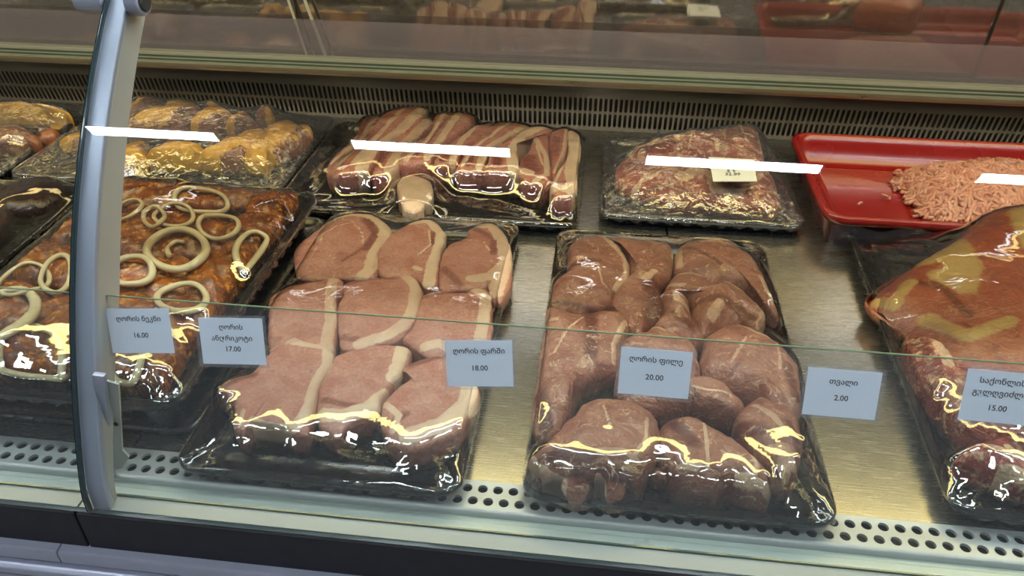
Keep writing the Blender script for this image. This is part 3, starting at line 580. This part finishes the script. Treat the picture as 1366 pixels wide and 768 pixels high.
fil('d', [(515, 420), (560, 340), (600, 380), (640, 440), (590, 440), (540, 400)], .026, 'small pork scrap between the two front fillets', [([(560, 390), (620, 400)], 14)], [], 2.5, .003)
tray('fillets', 'black tray of pork fillets behind the 20.00 tag', .088, .690, .268, .462, 0, .020)

# pork belly slices
G = 'sliced pork belly in the back tray'
def bac(pts, zt, label, fats, darks=(), p=9, z0=Z, zref=None): return meat('belly', 'e', pts, M['bacon'], z0, zt, label, 'pork_belly_slice', 'meat', G, p, [(a, b * 1.3) for a, b in fats], darks, .0015, 25, zref=zref, edge=.0008, eh=.7)
bac([(250, 100), (320, 92), (325, 130), (262, 240), (200, 360), (130, 470), (70, 440), (75, 385), (150, 280), (205, 190)], .044, 'outermost pork belly slice at the left end', [([(305, 100), (230, 240), (120, 420)], 16), ([(200, 260), (90, 400)], 12)], [([(260, 110), (220, 190)], 30)])
bac([(330, 95), (430, 52), (540, 45), (545, 90), (480, 170), (400, 215), (340, 330), (290, 440), (220, 480), (130, 472), (205, 360), (268, 240)], .056, 'tall pork belly slice with its tip sticking up at the back', [([(440, 70), (330, 200), (200, 440)], 18), ([(530, 70), (420, 190), (300, 330), (240, 460)], 40)], [([(300, 200), (240, 300)], 16)])
bac([(405, 215), (430, 165), (530, 112), (580, 112), (580, 150), (500, 230), (445, 330), (415, 435), (350, 475), (290, 480), (345, 330)], .052, 'pork belly slice with a curled end beside the tall slice', [([(560, 130), (450, 260), (380, 450)], 42), ([(430, 180), (470, 160)], 30)], [([(370, 320), (320, 440)], 20)])
bac([(598, 90), (690, 80), (782, 90), (762, 150), (650, 260), (592, 390), (560, 425), (420, 440), (445, 335), (560, 200)], .056, 'pork belly slice standing third from the tall slice, square at the back', [([(640, 95), (560, 260), (460, 420)], 14), ([(710, 95), (620, 260), (560, 400)], 26)], [([(680, 90), (560, 280), (500, 400)], 16)])
bac([(410, 430), (470, 395), (555, 418), (585, 465), (562, 530), (500, 572), (440, 560), (412, 505)], .040, 'rounded knob of belly fat at the front edge', [([(440, 440), (520, 450), (510, 540)], 130)], (), 3, Z, .030)
bac([(705, 210), (800, 150), (880, 132), (840, 200), (745, 290), (700, 430), (590, 435), (600, 400), (620, 320)], .054, 'pork belly slice in the middle of the tray with a round lean eye', [([(800, 150), (720, 250), (680, 430)], 22)], [([(640, 350), (640, 400)], 50)])
bac([(885, 138), (960, 125), (1060, 143), (1020, 200), (870, 290), (842, 420), (822, 470), (705, 462), (705, 430), (750, 300)], .054, 'pork belly slice under the right end of the ceiling light reflection', [([(960, 140), (800, 280), (730, 440)], 14), ([(1030, 160), (850, 300), (810, 450)], 24)], [([(780, 340), (760, 430)], 30)])
bac([(985, 205), (1060, 150), (1170, 158), (1150, 190), (1070, 200), (970, 300), (990, 380), (1000, 480), (900, 480), (830, 465), (848, 420), (872, 300)], .056, 'pork belly slice with a wavy fat band, fourth from the right end', [([(1120, 165), (1020, 210), (960, 330), (980, 470)], 40), ([(860, 320), (840, 440)], 22)], [([(900, 330), (900, 430)], 46)])
bac([(1050, 275), (1080, 205), (1150, 192), (1158, 330), (1172, 450), (1140, 535), (1050, 522), (1000, 440), (1010, 330)], .054, 'pork belly slice with a dark red lean eye', [([(1080, 215), (1140, 330), (1140, 480), (1080, 520)], 20), ([(1020, 440), (1060, 470)], 30), ([(1090, 260), (1120, 400)], 8)], [([(1050, 340), (1070, 440)], 80)])
bac([(1155, 200), (1200, 160), (1250, 165), (1240, 300), (1205, 400), (1172, 520), (1160, 400)], .056, 'narrow pork belly slice second from the right end', [([(1240, 180), (1225, 310), (1180, 480)], 14)], [([(1190, 220), (1180, 330)], 40)])
bac([(1245, 168), (1300, 188), (1312, 260), (1292, 400), (1282, 560), (1200, 600), (1155, 525), (1205, 405), (1243, 300)], .054, 'fatty pork belly slice at the right end of the tray', [([(1280, 185), (1285, 300), (1260, 420), (1270, 560)], 46), ([(1180, 540), (1250, 560)], 40), ([(1215, 400), (1180, 510)], 10)], [])
tray('belly', 'black tray of sliced pork belly at the back, between chicken and ribs', -.236, 1.090, .428, .312, 0, .020, film='film', iters=24)

# rib rack, with its handwritten note
meat('ribs', 'r', [(150, 400), (165, 300), (250, 230), (350, 200), (560, 215), (760, 285), (1080, 305), (1170, 400), (1185, 560), (1205, 610), (1160, 690), (1090, 682), (850, 645), (720, 622), (560, 622), (440, 602), (300, 525), (190, 472)], M['ribs'], Z, .046,
     'meaty pork rib rack lying flat under the paper note', 'rib_rack', 'meat', 'pork rib racks', 3.2, [([(560, 480), (640, 420), (760, 460), (780, 560), (900, 600)], 90), ([(250, 520), (420, 430), (500, 400)], 30), ([(1080, 420), (1000, 560), (880, 600)], 30), ([(420, 360), (520, 420)], 20), ([(230, 250), (320, 290)], 26), ([(900, 450), (1010, 520)], 36)], [([(380, 540), (500, 540), (600, 590)], 50), ([(250, 330), (380, 330)], 60)], .005, 26, na=130, nr=40)
meat('ribs', 'r', [(250, 232), (360, 182), (600, 130), (760, 120), (900, 95), (1040, 82), (1065, 95), (1100, 210), (1090, 305), (900, 300), (760, 280), (560, 215), (350, 215)], M['ribs'], .022, .066,
     'rib rack end with bone ridges leaning up towards the vent', 'rib_rack', 'meat', 'pork rib racks', 3.5, [([(300, 215), (450, 180), (640, 150)], 44), ([(700, 180), (760, 180), (800, 260)], 20), ([(840, 150), (850, 210), (960, 220)], 16), ([(940, 110), (980, 190)], 14), ([(1060, 110), (1085, 260)], 14), ([(640, 130), (620, 230)], 12)], [([(700, 130), (1000, 90)], 30), ([(800, 200), (830, 260)], 30)], .005, 34, zref=.056, na=130, nr=40)
tray('ribs', 'black tray of pork ribs with a handwritten note, left of the red tray', .148, 1.105, .278, .272, 0, .020, film='film_c', iters=60)
nt_ = empty('paper_note', (0, 0, 0)); tag(nt_, 'small white paper note with handwritten numbers lying on the ribs', 'note')
q4 = [at_z(*cpx('r', p), zz) for p, zz in (((745, 285), .070), ((1030, 300), .070), ((1056, 440), .064), ((775, 441), .064))]
nt_.location = q4[3]; c = sum(q4) / 4; ex = unit(q4[2] - q4[3]); ezn = unit(np.cross(ex, q4[0] - q4[3])); ey = np.cross(ezn, ex)
Vn = [q - q4[3] for q in q4] + [q - q4[3] - ezn * .0006 for q in q4]
me = bpy.data.meshes.new('note_paper'); me.from_pydata(Vn, [], [(0, 1, 2, 3), (7, 6, 5, 4), (0, 4, 5, 1), (1, 5, 6, 2), (2, 6, 7, 3), (3, 7, 4, 0)]); me.materials.append(M['note']); q = bpy.data.objects.new('note_paper', me); COL.objects.link(q); q.parent = nt_
for t, a, b, s in (('\'00', .0, .008, .009), ('5 5', .0, .000, .010), ('32.09', .0, -.009, .010)):
    cu = bpy.data.curves.new('handwriting', 'FONT'); cu.body = t; cu.size = s; cu.align_x = 'CENTER'; cu.align_y = 'CENTER'; cu.extrude = .00005; cu.resolution_u = 2; cu.shear = .2
    to = bpy.data.objects.new('handwriting', cu); COL.objects.link(to); bpy.context.view_layer.update(); me = bpy.data.meshes.new_from_object(to.evaluated_get(bpy.context.evaluated_depsgraph_get())); bpy.data.objects.remove(to)
    me.materials.clear(); me.materials.append(M['ink']); q = bpy.data.objects.new('handwriting', me); COL.objects.link(q); q.parent = nt_
    p = c - q4[3] + ex * (a - .004) + ey * (b - .004) + ezn * .0004
    q.matrix_local = Matrix([[ex[0], ey[0], ezn[0], p[0]], [ex[1], ey[1], ezn[1], p[1]], [ex[2], ey[2], ezn[2], p[2]], [0, 0, 0, 1]])

# minced pork in the red tray
def inside(P, poly):
    x, y = P[:, 0], P[:, 1]; r = np.zeros(len(P), bool); n = len(poly)
    for i in range(n):
        (x1, y1), (x2, y2) = poly[i], poly[(i + 1) % n]; c = ((y1 > y) != (y2 > y)) & (x < (x2 - x1) * (y - y1) / (y2 - y1 + 1e-12) + x1); r ^= c
    return r
mpoly = np.array([at_z(*cpx('m', p), .016)[:2] for p in [(640, 300), (690, 245), (800, 235), (900, 235), (1010, 215), (1150, 215), (1366, 240), (1500, 300), (1500, 520), (1366, 540), (1000, 505), (800, 490), (770, 440), (720, 390), (690, 340)]])
mc = at_z(1395, 245, .03)[:2]
def heap(P):
    d = np.full(len(P), 9.0); d = seg_dist(P, list(np.r_[mpoly, mpoly[:1]])); return .009 + .052 * (1 - np.exp(-d / .045)) * inside(P, mpoly)
mb = MB(); lo, hi = mpoly.min(0), mpoly.max(0); P = rng.uniform(lo, hi, (3000, 2)); TN = []; P = P[inside(P, mpoly)]
hz = heap(P)
for (x, y), z in zip(P, hz):
    a = rng.uniform(0, math.pi) if rng.rand() < .5 else rng.normal(1.9, .5); L = rng.uniform(.009, .018); k = rng.uniform(-70, 70); pts = []
    for t in np.linspace(-L, L, 5): aa = a + k * t; pts.append((x + t * math.cos(aa), y + t * math.sin(aa)))
    pz_ = heap(np.array(pts)); dz_ = rng.uniform(-.004, .004); mb.tube([(p[0], p[1], q + dz_ + .002 * math.sin(i * 1.7 + k)) for i, (p, q) in enumerate(zip(pts, pz_))], .0029, 6); TN += [max(0, -dz_ * 150) + rng.uniform(0, .35)] * 30  # lower strands get darker tone, shade painted into the gaps, plus random variation
for p in ((560, 395), (590, 408), (420, 440), (650, 320), (640, 350), (660, 345), (640, 250)):
    x, y = at_z(*cpx('m', p), .010)[:2]; a = rng.uniform(0, 3); mb.tube([(x - .005 * math.cos(a), y - .005 * math.sin(a), .0105), (x, y + .001, .011), (x + .005 * math.cos(a), y + .005 * math.sin(a), .0105)], .0019, 6)
V = np.array(mb.V); o = mesh('minced_pork', V, mb.F, M['mince'], attrs={'fat': np.zeros(len(V)), 'tone': np.array(TN + [0] * (len(V) - len(TN)))}); tag(o, 'heap of pale pink minced pork strands in the red tray', 'mince', kind='stuff')
tray('mince', 'red plastic tray holding minced pork, at the back right', .575, 1.090, .545, .285, 0, .048, m=M['red'], group='red trays', rcorner=.03, film=None, name='red_tray')
# crumpled film hanging at the red tray's front corner
gx_, gz_ = np.meshgrid(np.linspace(0, 1, 60), np.linspace(0, 1, 14)); xs = .308 + .30 * gx_; q = np.c_[gx_.ravel(), gz_.ravel()]
wob = fbm(q * [6, 1], 1.0, 5, 3).reshape(gx_.shape) * .003 + fbm(q * [30, 4], 1.0, 8, 2).reshape(gx_.shape) * .0012
V = np.c_[xs.ravel(), (.9405 + (gz_ < .99) * wob + .002).ravel() - .002 - .004, (.002 + .040 * gz_ + .004 * np.sin(gx_ * 23)).ravel()]
V[:, 1] = .9405 - .0035 + wob.ravel() * .8; V[:, 2] = np.maximum(V[:, 2], .001)
F = [(j * 60 + i, j * 60 + i + 1, (j + 1) * 60 + i + 1, (j + 1) * 60 + i) for j in range(13) for i in range(59)]
o = mesh('loose_film', V, F, M['film_c']); tag(o, 'crumpled clear film clinging to the front side of the red tray', 'film')

# beef cuts on the right
G = 'cuts in the right front tray'
meat('beef', 'px', [(1161, 380), (1200, 352), (1240, 333), (1272, 318), (1300, 297), (1335, 287), (1400, 285), (1470, 330), (1480, 500), (1400, 520), (1300, 495), (1250, 465), (1215, 425), (1182, 404)], M['beef'], .009, .066,
     'large slab of meat with yellow fat and shiny membrane', 'meat_slab', 'meat', G, 6, [([(1232, 350), (1270, 330), (1290, 370), (1285, 395), (1250, 372)], 26), ([(1262, 345), (1280, 385)], 34), ([(1175, 385), (1195, 395), (1215, 375)], 16), ([(1350, 310), (1366, 350)], 30), ([(1240, 420), (1290, 450), (1340, 440)], 20)], [([(1165, 375), (1270, 322)], 7), ([(1215, 375), (1250, 385), (1290, 425)], 12)], .003, 12, zref=.045, na=130, nr=40, tilt=(.16, .02), eh=.3)
meat('beef', 'px', [(1216, 432), (1252, 470), (1300, 500), (1400, 524), (1420, 600), (1370, 625), (1318, 610), (1285, 590), (1262, 555), (1240, 515), (1214, 465)], M['ribs'], .009, .058,
     'dark red meat behind the 15.00 tag', 'meat_slab', 'meat', G, 3.5, [([(1240, 440), (1262, 490)], 14), ([(1270, 470), (1330, 500)], 10)], [([(1225, 450), (1250, 520)], 16), ([(1280, 540), (1380, 590)], 50)], .004, 16, na=120)
meat('beef', 'h', [(390, 330), (470, 290), (629, 240), (720, 300), (720, 500), (640, 515), (575, 495), (530, 440), (470, 400)], M['ribs'], .009, .050,
     'red meat with fat at the front of the right tray', 'meat_slab', 'meat', G, 3.2, [([(540, 440), (600, 480)], 40), ([(560, 330), (640, 400)], 30), ([(480, 330), (540, 350)], 16)], [([(600, 300), (640, 360)], 60)], .004, 22)
tray('beef', 'black tray of large red meat slabs at the right front', .478, .726, .300, .490, 0, .022, rz=math.radians(-2.5))

# chicken thighs
G = 'yellow skinned chicken thighs under film'
def chk(crop, pts, zt, label, fats, darks=(), key='chicken'): return meat(key, crop, pts, M['chick'], Z, zt, label, 'chicken_thigh', 'meat', G, 3, [(a, b * 1.7) for a, b in fats], darks, .003, 22, edge=.0015)
chk('k', [(15, 215), (60, 150), (110, 90), (180, 52), (350, 58), (345, 110), (235, 170), (180, 220), (90, 265), (10, 262)], .054, 'chicken thigh with dark flesh at the back left of its pile', [([(20, 210), (90, 120), (160, 75)], 60)], [([(210, 90), (300, 100)], 90)])
chk('k', [(180, 225), (345, 115), (370, 62), (540, 60), (575, 100), (560, 160), (480, 235), (300, 305), (160, 335), (95, 300)], .058, 'chicken thigh with a broad bright yellow skin at the back', [([(380, 80), (520, 85), (440, 110), (340, 190), (220, 220)], 80)], [([(430, 170), (540, 190)], 80)])
chk('k', [(535, 245), (585, 180), (580, 110), (640, 62), (780, 140), (800, 200), (735, 300), (700, 340), (600, 330), (520, 300)], .058, 'chicken thigh with folded skin in the middle of the back row', [([(640, 80), (740, 140), (640, 190), (560, 240)], 70)], [([(700, 220), (720, 300)], 50)])
chk('k', [(55, 440), (130, 335), (230, 325), (225, 420), (235, 540), (100, 572), (0, 562), (0, 440)], .050, 'chicken thigh at the front left beside the post', [([(140, 350), (90, 430), (130, 540)], 80), ([(200, 400), (200, 540)], 40)], [([(10, 400), (30, 520)], 60)])
chk('k', [(232, 500), (245, 405), (350, 335), (570, 345), (612, 440), (560, 500), (480, 532), (350, 495)], .052, 'plump yellow chicken thigh in the middle of the front row', [([(300, 420), (480, 400), (540, 440)], 130)], [([(240, 430), (250, 490)], 20)])
chk('k', [(745, 300), (800, 215), (810, 150), (880, 150), (935, 190), (885, 270), (790, 330)], .054, 'small chicken piece with a brown fold near the middle', [([(830, 170), (770, 260)], 36)], [([(860, 200), (830, 250)], 40)])
chk('k', [(600, 440), (700, 365), (800, 320), (870, 262), (1000, 240), (985, 320), (880, 440), (870, 500), (740, 545), (580, 520)], .052, 'long chicken thigh lying slantwise in the right half', [([(960, 260), (840, 340), (700, 430), (640, 500)], 110)], [([(840, 380), (830, 450)], 40)])
chk('k', [(865, 480), (930, 365), (1010, 225), (1130, 175), (1215, 205), (1180, 280), (1100, 400), (1010, 500), (1020, 560), (900, 560)], .052, 'long bright chicken thigh second from the right end', [([(1130, 200), (1060, 290), (960, 430), (940, 540)], 120)], [])
chk('k', [(1185, 285), (1210, 212), (1280, 210), (1292, 270), (1215, 320), (1222, 372), (1135, 450), (1070, 455), (1105, 400)], .042, 'small chicken piece at the right end of the tray', [([(1240, 220), (1280, 260)], 36), ([(1180, 350), (1200, 360)], 20)], [([(1200, 280), (1120, 420)], 30)])
chk('k', [(930, 142), (1030, 140), (1052, 190), (1000, 228), (940, 200)], .050, 'chicken tip standing up at the back edge of the tray', [([(960, 170), (1030, 190)], 40)], [])
chk('l', [(460, 400), (560, 352), (700, 335), (800, 400), (760, 480), (640, 500), (520, 470)], .036, 'chicken thigh left of the post, partly hidden by it', [([(520, 400), (620, 370)], 60)], [])
tray('chicken', 'black tray of yellow chicken thighs at the back, behind the post', -.672, 1.125, .425, .285, 0, .020, film='film_c')
chk('l', [(-200, 120), (0, 98), (150, 100), (420, 152), (558, 165), (540, 232), (470, 282), (300, 275), (100, 262), (-200, 230)], .052, 'bright yellow chicken breast at the far left back', [([(0, 140), (200, 150), (500, 200)], 120), ([(150, 220), (450, 250)], 60)], [], 'chicken2')
chk('l', [(-150, 300), (0, 282), (200, 280), (300, 345), (290, 420), (210, 452), (110, 470), (0, 520), (-150, 530)], .046, 'pink chicken piece at the far left in front of the yellow breast', [([(0, 300), (150, 300)], 26)], [([(20, 500), (100, 460)], 16)], 'chicken2')
chk('l', [(310, 290), (440, 290), (450, 340), (340, 400), (250, 470), (150, 490), (230, 455), (300, 400)], .034, 'brown chicken scrap near the corner of the far left tray', [], [], 'chicken2')
tray('chicken2', 'black tray of chicken at the far left back', -1.112, 1.125, .425, .285, 0, .020, film='film_c')

# marinated meat with onion rings, raised tray
G = 'marinated meat pieces under onion rings'
ZT = .040; MZ = ZT + Z
tray_c = dict(cx=-.515, cy=.700, wd=.300, ln=.425)
k = 0
spots = [(205, 262, 62, 20), (300, 258, 60, 18), (375, 280, 42, 26), (170, 310, 45, 28), (255, 312, 62, 30), (345, 325, 55, 34), (195, 368, 60, 32), (300, 375, 55, 34), (170, 425, 40, 30), (245, 432, 55, 34), (190, 490, 45, 32), (235, 500, 32, 30),
         (85, 300, 36, 22), (40, 345, 42, 24), (95, 360, 38, 26), (25, 410, 48, 32), (85, 425, 50, 30), (15, 475, 46, 30), (80, 490, 50, 30), (135, 530 - 10, 40, 24)]
wh = ['at the back beside the post', 'at the back in the middle', 'in the back right corner', 'right of the post near the back', 'under the two crossing onion rings', 'under the right onion ring', 'under the large onion ring', 'at the right edge, darkest of the pile',
      'just behind the 16.00 tag', 'between the 16.00 and 17.00 tags', 'below the 16.00 tag', 'in the front right corner of its tray', 'at the back of the left pane', 'far left under thin onion arcs', 'left of the post at mid height', 'at the far left middle',
      'left of the post under the thick onion arc', 'at the far left front', 'inside the big front left onion ring', 'hidden mostly behind the post at the front']
for (u, v, a, b), wtxt in zip(spots, wh):
    ph = rng.uniform(0, 6.28); pts = [(u + a * 1.12 * math.cos(t) * (1 + .12 * math.sin(2 * t + ph)), v + b * 1.12 * math.sin(t) * (1 + .12 * math.cos(3 * t + ph))) for t in np.linspace(0, 6.283, 12, endpoint=False)]
    zt = MZ + rng.uniform(.026, .036)
    W = np.array([at_z(x, y, MZ + .02)[:2] for x, y in pts]); W[:, 0] = np.clip(W[:, 0], -.640, -.386); W[:, 1] = np.clip(W[:, 1], .510, .892)
    meat('marin', 'px', pts, M['marin'], MZ, zt, 'orange-brown marinated meat piece ' + wtxt, 'marinated_meat', 'meat', G, 2.6, [], [([(u - a * .6, v), (u + a * .3, v + b * .3)], b * .8)] if rng.rand() < .4 else [], .004, 26, na=80, nr=22, world=W, edge=.002)
ML = OBST['marin']
def top_at(x, y):
    b = MZ + .02
    for V in ML:
        d = np.hypot(V[:, 0] - x, V[:, 1] - y); s = V[d < .007, 2]
        if len(s): b = max(b, s.max())
    return b
def onion(u, v, a, b, rot, label, th=.0042, a0=0, a1=6.2832):
    full = a1 - a0 > 6.2; P = []; n = 48
    for t in np.linspace(a0, a1, n, endpoint=not full):
        x = u + a * math.cos(t) * math.cos(rot) - b * math.sin(t) * math.sin(rot); y = v + a * math.cos(t) * math.sin(rot) + b * math.sin(t) * math.cos(rot); P.append(at_z(x, y, MZ + .034))
    P = np.array(P); P[:, 0] = np.clip(P[:, 0], -.650, -.380); P[:, 1] = np.clip(P[:, 1], .502, .900); zz = np.array([top_at(p[0], p[1]) for p in P])
    for _ in range(14): zz = (np.roll(zz, 1) + np.roll(zz, -1) + zz) / 3 if full else np.convolve(np.r_[zz[0], zz, zz[-1]], [1 / 3] * 3, 'valid')
    P[:, 2] = zz + th * .9; mb = MB(); mb.tube(P, th * (1 + .15 * np.sin(np.linspace(0, 12, n))), 10, full, .8); o = mb.build('onion_ring', M['onion'], smooth=True)
    tag(o, label, 'onion ring', 'onion rings on the marinated meat'); OBST['marin'].append(np.array(mb.V)); return o
oc = lambda x, y: cpx('o', (x, y))
for (x, y, a, b, rot, lb, th) in [(585, 190, 150, 60, 0, 'wide onion ring at the back of the marinated meat', .0034), (430, 275, 115, 62, .1, 'onion ring left of the wide back ring, crossed by a smaller one', .0028), (320, 285, 60, 58, .0, 'small onion ring crossing its neighbour', .0030),
                              (690, 340, 118, 68, .15, 'onion ring right of the middle under the light reflection', .0032), (450, 480, 170, 120, 0, 'largest onion ring, in the middle of the marinated tray', .0050), (890, 480, 115, 85, -.75, 'slanted onion ring at the right edge of the tray', .0036),
                              (200, 610, 120, 72, .1, 'onion ring below the golden glare beside the post', .0040), (480, 760, 140, 95, 0, 'onion ring behind the two left price tags', .0038), (150, 250, 110, 50, -.3, 'thin onion ring touching the post at the back', .0026), (455, 470, 62, 58, .3, 'small yellow onion curl inside the largest ring', .0028)]:
    u, v = oc(x, y); onion(u, v, a / 4.268, b / 4.268, rot, lb, th, *((0, 6.2832) if 'curl' not in lb else (2.2, 5.0)))
onion(40, 475, 42, 46, 0, 'big onion ring in the front left corner by the glass', .0034)
onion(-8, 430, 62, 30, -.5, 'thick onion arc sweeping in from the far left', .0056)
onion(170, 470, 22, 38, .3, 'onion ring seen below the 16.00 tag', .0034)
onion(30, 375, 36, 22, -.4, 'thin onion ring at the left of the left pane', .0026)
onion(75, 365, 16, 26, .6, 'small upright onion loop left of the post', .0030)
tray('marin', 'raised black tray of marinated meat with onion rings, left front', tray_c['cx'], tray_c['cy'], tray_c['wd'], tray_c['ln'], ZT, .020, film='film', feet=True, rcorner=.03)
tray('under', 'empty flat black tray under the marinated meat tray', -.532, .716, .335, .424, 0, .012, film=None, rcorner=.02)
G = 'dark offal pieces'
for i, (x, y, a, b) in enumerate([(-.83, .80, .055, .08), (-.79, .62, .05, .07), (-.93, .72, .05, .09), (-.80, .91, .05, .05)]):
    meat('offal', 'px', [(10, 300), (20, 300), (20, 310)], M['dark'], Z, .04, ['largest dark offal piece left of the onion tray', 'dark offal piece nearest the glass at far left', 'dark offal piece at the far left edge', 'dark offal piece at the back of its tray'][i], 'offal', 'meat', G, 3, na=60, nr=16,
         world=np.array([(x + a * math.cos(t), y + b * math.sin(t)) for t in np.linspace(0, 6.283, 10, endpoint=False)]))
tray('offal', 'black tray of dark offal under film at the far left', -.868, .733, .27, .462, 0, .020, film='film')
